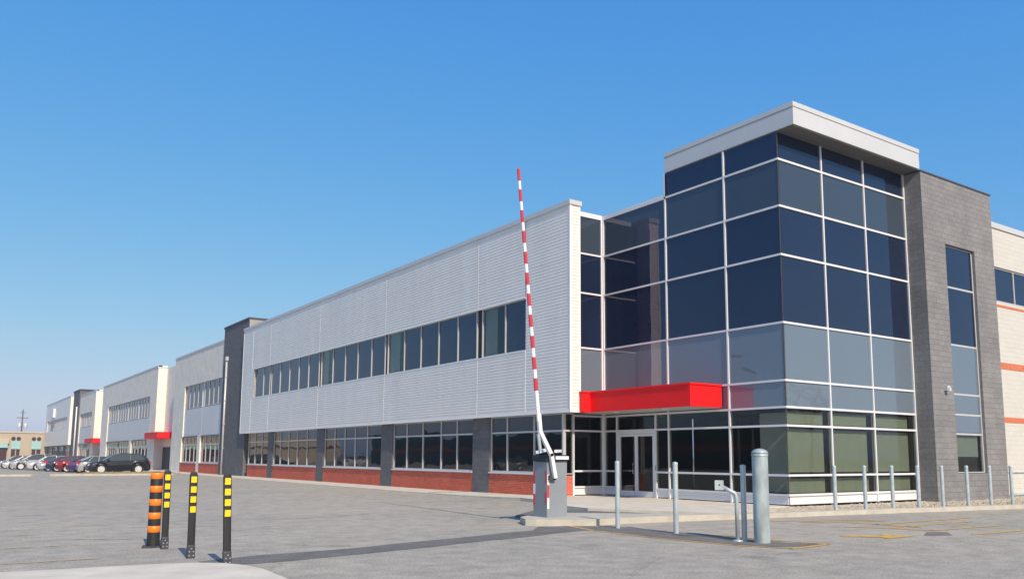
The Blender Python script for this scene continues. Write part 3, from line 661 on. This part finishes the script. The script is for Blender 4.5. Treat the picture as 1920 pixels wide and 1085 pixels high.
# recessed entrances between units, each under a red canopy
def recess(y0, y1, top_, xw, cy0, cy1):
    m_ = MB(); m_.face([(xw, y1, -.01), (xw, y0, -.01), (xw, y0, top_), (xw, y1, top_)]); m_.face([(XC, y1, 3.5), (xw, y1, 3.5), (xw, y1, top_+.3), (XC, y1, top_+.3)])
    m_.face([(xw, y0, -.01), (XC+.36, y0, -.01), (XC+.36, y0, top_), (xw, y0, top_)])
    m_.build('cream_wall', M['cream'], B)
    m_ = MB(); m_.face([(XC, y1, -.01), (xw, y1, -.01), (xw, y1, 3.5), (XC, y1, 3.5)]); m_.build('metal_panel', M['panel'], B)
    m_ = MB(); m_.box(XC-.05, xw, y1-.03, y1+.1, top_+.0, top_+.16) ; m_.build('parapet_cap', M['fascia'], B)
    c_ = MB(); c_.box(19.55, xw-.02, cy0, cy1, 3.42, 4.02); c_.box(19.52, xw-.02, cy0-.03, cy1+.03, 4.02, 4.08); c_.build('canopy', M['red'], B)
    d_ = MB(); d_.box(xw-.05, xw-.01, y0+1.0+(y1-y0)*.45, y1-.15, .1, 2.5); dd_ = d_.build('entrance_door', M['black'], B)
recess(92.3, 100.5, 11.3, 21.15, 95.9, 102.6)
cream_unit(100.5, 137.2, 11.45, [104.0, 132.0], [[104.0, 114.0], [115.2, 132.0]])
for (a_, b_) in ((104.05, 110.7), (111.1, 117.3), (117.8, 124.4), (124.8, 131.95)): window_x(B, XC+.05, sub_bays(a_, b_, 4), [5.95, 8.30], .085, M['glass'], .12)
for (a_, b_) in ((104.1, 113.9), (115.3, 123.0), (124.0, 131.9)): window_x(B, XC+.05, sub_bays(a_, b_, 5), [.97, 2.6, 3.36], .10, M['glass_low'], .12)
pp = MB(); pp.box(XC+.10, XC+.3, 104.0, 132.0, 3.42, 5.90)
for y_ in (110.9, 117.55, 124.6): pp.box(XC+.19, XC+.3, y_-.25, y_+.25, 5.91, 8.33)
pp.build('metal_panel', M['panel'], B)
recess(137.2, 144.0, 11.3, 21.15, 139.6, 148.0)
cream_unit(144.0, 160.6, 11.45, [147.0, 160.0], [[147.0, 160.0]])
for (a_, b_) in ((147.05, 153.2), (153.8, 159.95)): window_x(B, XC+.05, sub_bays(a_, b_, 4), [6.1, 8.30], .10, M['glass'], .12)
window_x(B, XC+.05, sub_bays(147.1, 159.9, 8), [.97, 2.6, 3.36], .12, M['glass_low'], .12)
pp = MB(); pp.box(XC+.10, XC+.3, 147.0, 160.0, 3.42, 6.05); pp.build('metal_panel', M['panel'], B)
pm = MB(); pm.box(20.05, 24, 160.6, 168.2, -.01, 12.5); pl = pm.build('pillar_tower', M['pillar'], B)
pc = MB(); pc.box(19.98, 24.0, 160.5, 168.3, 12.5, 12.72); pc.build('parapet_cap', M['charcoal'], pl)
dp = MB(); dp.tube([(19.95, 162.6, .05), (19.95, 162.6, 9.8)], .11, 8); dp.build('downspout', M['white'], B)
# far silver wing
fs = MB(); fs.wall('x', 19.6, 168.0, 205.5, 3.35, 11.85, [(171.5, 202.5, 6.2, 8.4)], .2); fs.face([(19.6, 168.0, 3.35), (20.6, 168.0, 3.35), (20.6, 168.0, 11.85), (19.6, 168.0, 11.85)])
fs.face([(19.6, 168.0, 3.35), (19.6, 205.5, 3.35), (20.6, 205.5, 3.35), (20.6, 168.0, 3.35)])
fsw = fs.build('silver_cladding', M['silver'], B)
q = MB(); q.box(19.54, 20.7, 167.95, 205.6, 11.85, 12.02); q.build('parapet_cap', M['fascia'], fsw)
for (a_, b_) in ((171.6, 181.7), (182.1, 192.0), (192.4, 202.4)): window_x(B, 19.62, sub_bays(a_, b_, 5), [6.22, 8.38], .12, M['spandrel'], .12)
fb = MB(); fb.wall('x', XC, 168.2, 205.3, -.01, 3.35, [(170+9*k, 177+9*k, .9, 3.2) for k in range(4)], .2); fb.build('cream_wall', M['pillar'], B)
for k in range(4): window_x(B, XC+.02, sub_bays(170.05+9*k, 176.95+9*k, 4), [.92, 2.5, 3.18], .12, M['glass_low'], .12)
bx = MB(); bx.box(21.4, 40, 74.3, 205.2, -.01, 11.2); bx.box(20.62, 21.39, 74.4, 92.2, .0, 11.2); bx.box(20.62, 21.39, 100.7, 137.1, .0, 11.2); bx.box(20.62, 21.39, 144.2, 205.2, .0, 11.2)
bx.build('building_core', M['dark'], B)
sg = MB(); sg.box(19.2, 19.59, 189.5, 194.5, 8.9, 10.6, .05); sg.build('sign_box', M['white'], B)
ru = MB(); ru.box(24, 27, 186, 190, 11.3, 13.4, .1); ru.lathe((25.5, 188, 13.4), [(.8, 0), (.8, .25), (.2, .3)], 14); ru.build('rooftop_unit', M['panel'], B)

# ------------------------------------------------------------------ barrier gate on the island
G_ = empty('barrier_gate', (12.69, 17.01, .15), 'grey parking barrier with its red and white boom raised almost upright', 'barrier')
cbx = (12.38, 13.0, 16.72, 17.3)
h = MB(); h.box(*cbx, .15, 1.50, .012); h.build('cabinet', M['cab'], G_)
tp = MB(); tp.box(12.35, 13.03, 16.69, 17.33, 1.502, 1.66, .03); tp.build('cabinet_lid', M['black'], G_)
lp = MB(); lp.box(12.60, 13.0, 16.655, 16.688, 1.55, 1.63); lp.build('lid_plate', M['white'], G_)
def stripe(x0, x1, y0, y1, bands):
    for z0, z1, k in bands:
        t_ = MB(); t_.box(x0, x1, y0, y1, z0, z1); t_.build('hazard_stripe', M['redpaint' if k else 'white'], G_)
stripe(12.374, 12.379, 17.22, 17.29, [(.95, 1.25, 1), (.70, .95, 0), (.42, .70, 1)])
stripe(12.374, 12.379, 16.735, 16.79, [(.98, 1.28, 1), (.48, .76, 1)])
stripe(12.385, 12.44, 16.714, 16.719, [(.93, 1.18, 0), (.62, .93, 1), (.36, .62, 0)])
YBm = 16.60
def bp_(x, z): return (x*1.0184, YBm, 1.6+(z-1.6)*1.0184)
pv = [bp_(12.30, 1.14), bp_(12.19, 1.66), bp_(11.86, 2.20), bp_(11.815, 2.60)]
cr_ = MB()
for a_, b_ in zip(pv[:-1], pv[1:]):
    A, Bv = Vector(a_), Vector(b_); e_ = (Bv-A).normalized()*.035; cr_.beam(A-e_, Bv+e_, .095, .08 if A.z < 2 else .077)
crank = cr_.build('boom_crank', M['white'], G_)
P0, P1 = Vector(bp_(11.82, 2.45)), Vector(bp_(11.182, 8.55)); dv = P1-P0; Ln = dv.length
bo = MB()
def oct_beam(mb, A, Bv, w0, w1):
    t_ = (Bv-A).normalized(); u_ = Vector((0, 1, 0)); s_ = t_.cross(u_).normalized(); vs = []
    for p_, w_ in ((A, w0), (Bv, w1)):
        for k in range(8):
            g_ = math.pi/8+k*math.pi/4; vs.append(p_+s_*math.cos(g_)*w_*.54+u_*math.sin(g_)*w_*.54)
    mb.mesh(vs, [(k, (k+1) % 8, 8+(k+1) % 8, 8+k) for k in range(8)]+[tuple(range(7, -1, -1)), tuple(range(8, 16))])
wd = lambda s: .098-.030*s/Ln
oct_beam(bo, P0, P1, wd(0), wd(Ln)); boom = bo.build('boom', M['white'], G_)
s_ = Ln
while s_ > 1.0:
    a_, b_ = max(0, s_-.30), s_; m_ = MB(); u_ = dv.normalized()
    oct_beam(m_, P0+u_*a_, P0+u_*min(b_, Ln)+(u_*.004 if b_ >= Ln else u_*0), wd(a_)+.006, wd(b_)+.006); m_.build('red_band', M['redpaint'], boom); s_ -= .52
ws = MB(); ws.beam(bp_(11.80, 2.15), (12.12, YBm+.05, 1.74), .07, .05); ws.build('counterweight_strut', M['galv'], G_)
ws = MB(); ws.beam((12.06, 16.70, 1.72), (12.5, 16.95, 1.78), .07, .07, (0, 0, 1)); ws.beam((12.62, 16.69, 1.75), (13.0, 17.0, 1.76), .07, .07, (0, 0, 1)); ws.build('pivot_shaft', M['white'], G_)
cw_ = MB(); cw_.box(12.40, 12.60, 16.63, 16.712, 1.05, 1.17, .01); cw_.build('crank_bracket', M['charcoal'], G_)

# ------------------------------------------------------------------ bollards
def bollard(loc, r, h, label, group, old=False):
    t_ = empty('bollard', loc, label, 'bollard', group); x, y, z = loc
    m_ = MB(); m_.lathe((x, y, z), [(r, -.02), (r, h-.6*r-(.05 if old else .015))], 24 if old else 16); m_.build('post', M['galv_old' if old else 'galv'], t_)
    c_ = MB(); e = r*1.06; zc = h-.62*r
    pr = [(e, -.05 if old else -.025), (e, -.012), (r*.99, -.010), (r*.99, 0), (e*1.01, .001)] if old else [(e, -.03), (e, 0)]
    pr += [(e*math.cos(k*math.pi/14), .62*r*math.sin(k*math.pi/14)) for k in range(1, 7)]+[(.002, .62*r)]
    c_.lathe((x, y, z+zc), pr, 24 if old else 16); c_.build('cap', M['galv_old' if old else 'galv'], t_)
    return t_
bollard((13.17, 10.86, 0), .152, 1.79, 'thick galvanised steel bollard with domed cap on the painted corner', None, True)
bollard((13.0, 14.84, 0), .052, 1.53, 'slim grey steel bollard in front of the glass entrance doors, nearest the barrier', 'slim bollards beside the entry lane')
bollard((13.17, 13.15, 0), .056, 1.52, 'slim grey steel bollard alone between the entrance doors and the card reader', 'slim bollards beside the entry lane')
bollard((13.15, 11.27, 0), .054, 1.48, 'slim grey steel bollard squeezed between card reader post and thick bollard', 'slim bollards beside the entry lane')
kb = ['first kerb bollard, in front of the corner pane of the glass tower', 'kerb bollard in front of the middle low pane of the tower, left of two', 'kerb bollard in front of the middle of the tower, just right of an upright',
      'kerb bollard in front of the last low pane, left of the dark block pier', 'kerb bollard standing in front of the shaded side of the dark block pier',
      'kerb bollard just left of the tall narrow window in the block wall', 'kerb bollard in front of the tall narrow window in the block wall',
      'kerb bollard in front of the right end of the dark block wall', 'last kerb bollard, in front of the white block wall at the right edge']
for lb, x, y in zip(kb, (21.75, 23.0, 24.15, 25.3, 26.4, 27.6, 28.75, 29.85, 30.95), (15.22, 15.06, 14.88, 14.72, 14.55, 14.38, 14.22, 14.06, 13.9)):
    bollard((x, y, .08), .056, 1.33, lb, 'bollards along the tower kerb')
# card reader post
c0 = (13.02, 11.33)
t_ = empty('card_reader', (c0[0], c0[1], 0), 'card reader on a bent galvanised post beside the thick bollard', 'card reader')
m_ = MB(); m_.tube([(c0[0], c0[1], -.02), (c0[0]-.01, c0[1], .84), (c0[0]-.03, c0[1]+.02, .92), (c0[0]-.22, c0[1]+.16, 1.04)], .040, 12); m_.build('post', M['galv'], t_)
m_ = MB(); m_.lathe((c0[0], c0[1], 0), [(.10, -.01), (.10, .02), (.05, .03)], 14); m_.build('base_flange', M['galv'], t_)
rd = MB(); 
cx, cy_ = c0[0]-.27, c0[1]+.20
fw = Vector((-.75, -.66, 0)); sd2 = Vector((.66, -.75, 0))
def rbox(mb, c, s1, d1, z0, z1):
    A = Vector((c[0], c[1], 0)); poly = [A-sd2*s1-fw*d1, A+sd2*s1-fw*d1, A+sd2*s1+fw*d1, A-sd2*s1+fw*d1]; mb.prism([(v_.x, v_.y) for v_ in poly], z0, z1)
rbox(rd, (cx, cy_), .085, .025, .98, 1.17); rdo = rd.build('reader_box', M['galv'], t_)
ey = MB(); c2 = (cx+fw.x*.027, cy_+fw.y*.027); rbox(ey, c2, .014, .002, 1.065, 1.095); ey.build('lens', M['black'], rdo)

# ------------------------------------------------------------------ flexible delineator posts
def delineator(loc, label, tilt=0.0):
    t_ = empty('delineator_post', loc, label, 'delineator post', 'black posts with yellow reflectors'); x, y, z = loc
    H_ = 1.345; wv, th = .058, .030
    def section(zz, w_, d_): 
        pts_ = []
        for k in range(14):
            a_ = 2*math.pi*k/14; ca_, sa_ = math.cos(a_), math.sin(a_)
            pts_.append((x+w_*math.copysign(abs(ca_)**.6, ca_)+tilt*(zz/H_), y+d_*math.copysign(abs(sa_)**.6, sa_), z+zz))
        return pts_
    def loft(levels, name, mat, par):
        m_ = MB(); vs = []
        for l_ in levels: vs += section(*l_)
        n = 14; fs = [(i*n+k, i*n+(k+1) % n, (i+1)*n+(k+1) % n, (i+1)*n+k) for i in range(len(levels)-1) for k in range(n)]
        fs += [tuple(range(n-1, -1, -1)), tuple(range((len(levels)-1)*n, len(levels)*n))]
        m_.mesh(vs, fs); return m_.build(name, mat, par)
    loft([(.10, wv, th), (.6, wv, th), (1.27, wv+.004, th), (1.325, wv-.004, th*.9), (H_, wv-.028, th*.5)], 'post', M['black'], t_)
    loft([(0, wv+.006, th+.012), (.19, wv+.006, th+.012), (.205, wv+.002, th+.004)], 'base_sleeve', M['charcoal'], t_)
    for zb in (1.175, 1.02, .865, .71):
        for sg_ in (-1, 1):
            b_ = MB(); xo = x+tilt*(zb+.05)/H_; ya = y+sg_*(th-.004); b_.box(xo-.043, xo+.043, min(ya, ya+sg_*.008), max(ya, ya+sg_*.008), z+zb, z+zb+.096, .003); b_.build('reflector_band', M['yellow'], t_)
    for (bx_, bz) in ((-.03, .045), (.03, .045), (-.03, .105), (.03, .105), (0, .15)):
        b_ = MB(); b_.lathe((x+bx_, y-th-.011, z+bz), [(.012, 0), (.012, .006), (.006, .010)], 8, 'y'); b_.build('bolt', M['bolt'], t_)
delineator((3.70, 12.92, .0), 'black post with yellow reflectors nearest the camera, at the concrete corner', -.056)
delineator((3.47, 14.10, .0), 'middle one of the three black posts with yellow reflectors', -.016)
delineator((3.43, 15.72, .0), 'black post with yellow reflectors overlapping the wider orange banded post', -.018)
t_ = empty('channelizer_post', (3.33, 16.15, 0), 'wide dark post with five orange bands behind a yellow banded post', 'delineator post')
m_ = MB(); m_.lathe((3.33, 16.15, 0), [(.112, 0), (.108, .05), (.104, .30), (.104, 1.28), (.098, 1.305), (.02, 1.315)], 22); m_.build('post', M['black'], t_)
m_ = MB(); m_.prism([(3.12, 16.02), (3.25, 15.97), (3.48, 16.02), (3.52, 16.2), (3.45, 16.33), (3.2, 16.33)], 0, .03); m_.build('base_plate', M['charcoal'], t_)
for k in range(5):
    zt_ = 1.30-.232*k; m_ = MB(); rr = .1055
    m_.lathe((3.33, 16.15, 0), [(rr-.004, zt_-.115), (rr, zt_-.112), (rr+.001, zt_-.003), (rr-.004, zt_)], 22, caps=False); m_.build('orange_band', M['orange'], t_)

# ------------------------------------------------------------------ cars
def lerp(t, xs, ys):
    for i in range(len(xs)-1):
        if t <= xs[i+1]: return ys[i]+(ys[i+1]-ys[i])*(t-xs[i])/(xs[i+1]-xs[i])
    return ys[-1]
SHAPES = {
 'suv':   dict(L=4.70, W=1.87, H=1.66, wb=2.80, fo=.95, r=.375, belt=[(0, .62), (.12, .86), (1.2, 1.04), (4.3, 1.16), (4.62, 1.05), (4.70, .75)], gh=[(1.05, 1.04), (1.85, 1.52), (2.5, 1.655), (3.6, 1.63), (4.15, 1.52), (4.52, 1.12)]),
 'sedan': dict(L=4.60, W=1.80, H=1.45, wb=2.70, fo=.93, r=.325, belt=[(0, .55), (.10, .72), (1.15, .92), (3.9, 1.00), (4.5, .98), (4.60, .62)], gh=[(1.10, .92), (1.95, 1.36), (2.5, 1.445), (3.1, 1.42), (4.0, 1.02)]),
 'hatch': dict(L=4.30, W=1.78, H=1.50, wb=2.60, fo=.90, r=.325, belt=[(0, .58), (.10, .76), (1.0, .94), (3.8, 1.02), (4.22, .98), (4.30, .62)], gh=[(.98, .94), (1.75, 1.40), (2.3, 1.495), (3.3, 1.46), (4.05, 1.08)]),
}
def make_car(kindname, paint, label, loc, rot, group='cars parked in front of the building'):
    s = SHAPES[kindname]; L_, W_ = s['L'], s['W']; hw = W_/2
    t_ = empty('parked_car', (0, 0, 0), label, 'car', group)
    bx_, bz_ = [p_[0] for p_ in s['belt']], [p_[1] for p_ in s['belt']]
    wx = [s['fo'], s['fo']+s['wb']]; r = s['r']
    # body shell, lower edge lifted over the wheels
    st = sorted({0, .04, .12, .3, *bx_, L_-.04, L_-.15, *[w_+r*1.18*math.cos(a_*math.pi/8) for w_ in wx for a_ in range(9)], 2.0, 2.4, 3.0})
    m_ = MB(); rings = []
    for x in st:
        zb = .22 if .1 < x < L_-.1 else .30
        for w_ in wx:
            if abs(x-w_) < r*1.18: zb = max(zb, r+math.sqrt(max(0, (r*1.18)**2-(x-w_)**2)))
        zt_ = lerp(x, bx_, bz_); tap = 1-.16*max(0, 1-x/.55)**2-.12*max(0, 1-(L_-x)/.5)**2
        zm = max(zb+.01, zb+(zt_-zb)*.55)
        hwx = hw*tap
        rings.append([(x, -hwx*.97, zb), (x, -hwx, zm), (x, -hwx*.95, zt_-.05 if zt_-.05 > zm else zm+.005), (x, -hwx*.86, zt_), (x, hwx*.86, zt_), (x, hwx*.95, zt_-.05 if zt_-.05 > zm else zm+.005), (x, hwx, zm), (x, hwx*.97, zb)])
    vs = [v_ for r_ in rings for v_ in r_]; n = 8; fs = []
    for i in range(len(rings)-1):
        for k in range(n): fs.append((i*n+k, i*n+(k+1) % n, (i+1)*n+(k+1) % n, (i+1)*n+k))
    fs += [tuple(range(n)), tuple(range(len(vs)-1, len(vs)-1-n, -1))]
    m_.mesh(vs, [f_[::-1] for f_ in fs], False); body = m_.build('body', PAINT[paint], t_)
    # glasshouse, roof and pillars
    gx, gz = [p_[0] for p_ in s['gh']], [p_[1] for p_ in s['gh']]
    gm = MB(); vs = []; bw = hw*.90; rw = hw*.68
    for x, z in s['gh']:
        zb = lerp(x, bx_, bz_)-.02; f_ = (z-zb)/(s['H']-zb); ww_ = bw+(rw-bw)*max(0, f_)
        vs += [(x, -bw, zb), (x, -ww_, z), (x, ww_, z), (x, bw, zb)]
    n = 4; k_ = len(s['gh']); fs = [(i*n+k, (i+1)*n+k, (i+1)*n+(k+1) % n, i*n+(k+1) % n) for i in range(k_-1) for k in range(3)]
    gm.mesh(vs, fs); gm.build('windows', M['carglass'], t_)
    rm = MB(); mid = s['gh'][1:-1]
    top_ = []
    for x, z in mid:
        top_.append((x, z))
    for (xa, za), (xb, zb_) in zip(top_[:-1], top_[1:]):
        rm.mesh([(xa, -rw*1.04, za-.02), (xb, -rw*1.04, zb_-.02), (xb, rw*1.04, zb_-.02), (xa, rw*1.04, za-.02), (xa, -rw*.96, za+.025), (xb, -rw*.96, zb_+.025), (xb, rw*.96, zb_+.025), (xa, rw*.96, za+.025)],
                [(0, 1, 5, 4), (2, 3, 7, 6), (4, 5, 6, 7), (0, 4, 7, 3), (1, 2, 6, 5)])
    for sg_ in (-1, 1):
        for (xa, za), (xb, zb_) in ((s['gh'][0], s['gh'][1]), (s['gh'][-1], s['gh'][-2])):
            rm.beam((xa, sg_*bw*.99, za), (xb, sg_*rw*1.02, zb_), .07, .05, (1, 0, 0))
        xm = (gx[1]+gx[-2])/2+.15; zt_ = lerp(xm, gx, gz); rm.beam((xm, sg_*(bw+.004), lerp(xm, bx_, bz_)), (xm-.05, sg_*(rw+.012), zt_), .07, .03, (1, 0, 0))
        xm2 = gx[-2]-.05; zt_ = lerp(xm2, gx, gz); rm.beam((xm2+.25, sg_*(bw+.004), lerp(xm2+.25, bx_, bz_)), (xm2-.15, sg_*(rw+.012), zt_), .16, .03, (1, 0, 0))
    rm.build('roof', PAINT[paint], t_)
    under = MB(); under.box(.15, L_-.15, -hw*.86, hw*.86, .24, .62); under.build('underbody', M['black'], t_)
    for w_ in wx:
        for sg_ in (-1, 1):
            wm_ = MB(); yo = sg_*(hw-.03); yi = sg_*(hw-.24)
            wm_.lathe((w_, 0, r), [(r*.70, -yo), (r*.94, -yo), (r, -yo+sg_*.03), (r, -yi), (r*.7, -yi)], 22, 'y', caps=False); whl = wm_.build('wheel', M['tyre'], t_)
            rmm = MB(); ya = sg_*(hw-.045); rmm.lathe((w_, 0, r), [(.01, -ya+sg_*.03), (r*.66, -ya+sg_*.03)], 22, 'y', caps=False); rmm.lathe((w_, 0, r), [(r*.70, -ya), (r*.62, -ya-sg_*.012), (r*.60, -ya+sg_*.03)], 22, 'y', caps=False)
            for k in range(5):
                a_ = k*2*math.pi/5+.3; rmm.beam((w_, ya, r), (w_+r*.64*math.cos(a_), ya, r+r*.64*math.sin(a_)), .075, .03, (0, 1, 0))
            rmm.lathe((w_, 0, r), [(.07, -ya-sg_*.018), (.07, -ya+sg_*.02)], 12, 'y'); rmm.build('rim', M['rim'], whl)
    zf = lerp(.06, bx_, bz_)
    for sg_ in (-1, 1):
        l_ = MB(); l_.mesh([(-.012, sg_*hw*.50, zf-.10), (-.012, sg_*hw*.80, zf-.08), (.42, sg_*hw*.955, zf-.01), (.40, sg_*hw*.955, zf+.06), (.05, sg_*hw*.80, zf+.02), (.02, sg_*hw*.5, zf+.0)], [(0, 1, 4, 5), (1, 2, 3, 4)]); l_.build('headlight', M['lamp'], t_)
        l_ = MB(); l_.box(L_-.18, L_+.012, sg_*hw*.78-.12, sg_*hw*.78+.13, .80, 1.0, .02); l_.build('tail_light', M['tail'], t_)
        l_ = MB(); l_.box(gx[0]+.30, gx[0]+.50, sg_*(hw+.06)-.09, sg_*(hw+.06)+.09, s['gh'][0][1]+.02, s['gh'][0][1]+.17, .03); l_.build('mirror', PAINT[paint] if paint != 'black' else M['black'], t_)
    gr = MB(); gr.box(-.02, .06, -hw*.42, hw*.42, zf-.22, zf-.08); gr.box(-.02, .05, -hw*.6, hw*.6, .32, .44); gr.build('grille', M['black'], t_)
    pt_ = MB(); pt_.box(L_-.02, L_+.016, -.26, .26, .70, .82); pt_.build('number_plate', M['white'], t_)
    t_.location = loc; t_.rotation_euler = (0, 0, rot)
    return t_
# nose towards -x: rot 0, loc = nose; tail towards -x: rot pi, loc = tail + L
def park(kindname, paint, label, x0, yc, tail=False, group='cars parked in front of the building', jit=0):
    s = SHAPES[kindname]; return make_car(kindname, paint, label, (x0+s['L'] if tail else x0, yc, 0), (math.pi if tail else 0)+jit, group)
park('suv', 'black', 'black crossover parked nearest, side on, nose pointing left', 11.15, 81.95).scale = (1.06, 1.06, 1.06)
park('hatch', 'silver', 'silver hatchback with red tail lamp parked right behind the black crossover', 10.75, 84.9, True)
park('sedan', 'purple', 'dark purple car showing a red tail lamp, between the silver hatchback and red car', 10.3, 87.8, True)
park('hatch', 'red', 'red hatchback parked between the dark purple car and dark blue car', 9.75, 90.7, True)
park('sedan', 'navy', 'dark blue sedan showing its tail, parked beyond the red hatchback', 9.1, 93.6, True)
park('sedan', 'silver', 'silver sedan nose out beyond the dark blue sedan', 8.75, 97.1)
park('hatch', 'white', 'white hatchback parked beyond the silver sedan, in front of the beige building', 8.2, 101.5)
park('suv', 'silver', 'tall silver wagon parked beyond the white hatchback', 7.0, 105.3)
park('sedan', 'white', 'small white sedan among the farthest cars, before the teal panelled building', 6.6, 110.5)
park('hatch', 'grey', 'grey hatchback farthest left in the parked row', 6.3, 116.5)

# ------------------------------------------------------------------ far beige building and utility pole
F = empty('commercial_building', (0, 206, 0), 'low beige flat roofed building with teal panels beyond the parked cars', 'building')
m_ = MB(); m_.box(-45, 25, 206, 230, -.01, 6.1); m_.build('wall', M['beige'], F)
m_ = MB(); m_.box(-45.1, 25.1, 205.85, 230, 6.1, 6.4); m_.build('parapet_cap', M['beige_pale'], F)
m_ = MB(); m_.box(-45, 13.2, 205.4, 205.99, 3.9, 4.9); m_.build('fascia_band', M['beige_pale'], F)
m_ = MB(); m_.box(-20, 13.0, 205.3, 205.98, 3.0, 3.88); m_.build('teal_fascia', M['teal'], F)
m_ = MB(); m_.box(-18, 12.9, 205.7, 205.97, .1, 2.95); m_.build('shop_window', M['brown'], F)
for x0, x1 in ((13.6, 15.3), (17.3, 19.1), (21.2, 23.0)):
    m_ = MB(); m_.box(x0, x1, 205.8, 205.98, 2.75, 4.4); m_.build('teal_panel', M['teal'], F)
    m_ = MB(); m_.box(x0+.1, x0+.8, 205.9, 205.98, .9, 2.7); m_.box(x0+1.0, x1-.1, 205.9, 205.98, .9, 2.7); m_.build('window', M['brown'], F)
    m_ = MB()
    for xx in (x0+.35, x0+1.3): m_.lathe((xx, 205.95, 4.92), [(.38, 0), (.38, .08)], 14, 'y')
    m_.build('oval_window', M['brown'], F)
U = empty('utility_pole', (17.0, 236, 0), 'wooden utility pole with transformers rising behind the beige building', 'utility pole')
m_ = MB(); m_.tube([(17.5, 236, -.1), (17.5, 236, 12.4)], [.2, .13], 8); m_.build('pole', M['wood'], U)
m_ = MB(); m_.box(16.3, 18.7, 235.9, 236.02, 10.3, 10.45); m_.box(16.9, 18.1, 235.9, 236.02, 11.6, 11.7); m_.build('crossarm', M['wood'], U)
m_ = MB()
for x_ in (16.95, 18.2): m_.lathe((x_, 235.75, 8.0), [(.38, 0), (.4, .1), (.4, .95), (.3, 1.05), (.08, 1.2)], 12)
m_.build('transformer', M['fascia'], U)

# ------------------------------------------------------------------ surroundings the glass reflects (behind and beside the camera)
def bare_tree(loc, h, label, seed):
    rnd = random.Random(seed); m_ = MB()
    def br(p_, d_, l_, r_, k):
        q_ = p_+d_*l_; m_.tube([p_, p_+d_*l_*.5+Vector((rnd.uniform(-.05, .05)*l_, rnd.uniform(-.05, .05)*l_, 0)), q_], [r_, r_*.82, r_*.66], 5)
        if k == 0: return
        for i in range(3 if k > 1 else 2):
            a_ = rnd.uniform(0, 6.28); s_ = rnd.uniform(.45, .95); nd = (d_+Vector((math.cos(a_)*s_, math.sin(a_)*s_, rnd.uniform(-.05, .25)))).normalized()
            br(q_ if i < 2 else p_+d_*l_*.7, nd, l_*rnd.uniform(.66, .86), r_*.68, k-1)
    t_ = empty('bare_tree', loc, label, 'tree', 'bare trees'); base = Vector(loc)
    tm = MB(); tm.tube([base, base+Vector((.05, 0, h*.22))], [.22, .16], 8); tm.build('trunk', M['bark'], t_)
    br(base+Vector((.05, 0, h*.21)), Vector((.02, .05, 1)).normalized(), h*.19, .10, 6); m_.build('crown', M['bark'], t_)
bare_tree((48, -6, 0), 9.0, 'leafless tree mirrored in the right hand glass of the tower', 3)
bare_tree((58, -8, 0), 9.5, 'taller leafless tree mirrored beside the first one', 5)
def lamp(loc, h, label):
    x, y, z = loc; t_ = empty('street_lamp', loc, label, 'street lamp', 'parking lot lamps')
    m_ = MB(); m_.tube([(x, y, 0), (x, y, h)], [.1, .07], 8); m_.build('pole', M['galv'], t_)
    m_ = MB(); m_.box(x-.6, x+.6, y-.18, y+.18, h, h+.2, .03); m_.build('lamp_head', M['charcoal'], t_)
lamp((-11, 48, 0), 10, 'tall parking lot lamp mirrored in the tower glass')
lamp((-14, 49, 0), 9.2, 'lower parking lot lamp mirrored in the tower glass')
K = empty('warehouse', (-48, 60, 0), 'low warehouse across the lot, mirrored in the ground floor windows', 'building')
m_ = MB(); m_.box(-70, -48, 0, 190, -.01, 4.6); m_.build('wall', M['pillar'], K)
m_ = MB(); m_.box(-70, -47.8, -.2, 190.2, 4.6, 5.8); m_.build('roof', M['green'], K)
m_ = MB(); m_.box(-48.1, -47.9, 2, 188, 2.7, 3.5); m_.build('awning', M['rust'], K)
for i, (k_, p_, x, y, lb) in enumerate([('suv', 'white', -14, 70, 'white car mirrored in the first low windows'), ('hatch', 'grey', -14, 84, 'grey car mirrored in the low windows'), ('suv', 'white', -13, 128, 'white van like car mirrored beside the pillar')]):
    make_car(k_, p_, lb, (x, y, 0), math.pi, 'cars across the lot')

# ------------------------------------------------------------------ thin spring haze
hz = MB(); hz.box(-160, 200, -110, 300, -1.0, 26); ho = hz.build('haze', M['white']); ho['kind'] = 'stuff'; ho['label'] = 'thin pale haze over the far end of the lot'; ho['category'] = 'haze'
hm = bpy.data.materials.new('haze'); hm.use_nodes = True; ht = hm.node_tree; ht.nodes.clear()
hv = ht.nodes.new('ShaderNodeVolumePrincipled'); hv.inputs['Color'].default_value = (.85, .90, 1, 1); hv.inputs['Density'].default_value = .0006; hv.inputs['Anisotropy'].default_value = .3
hout = ht.nodes.new('ShaderNodeOutputMaterial'); ht.links.new(hv.outputs[0], hout.inputs['Volume'])
ho.data.materials.clear(); ho.data.materials.append(hm)
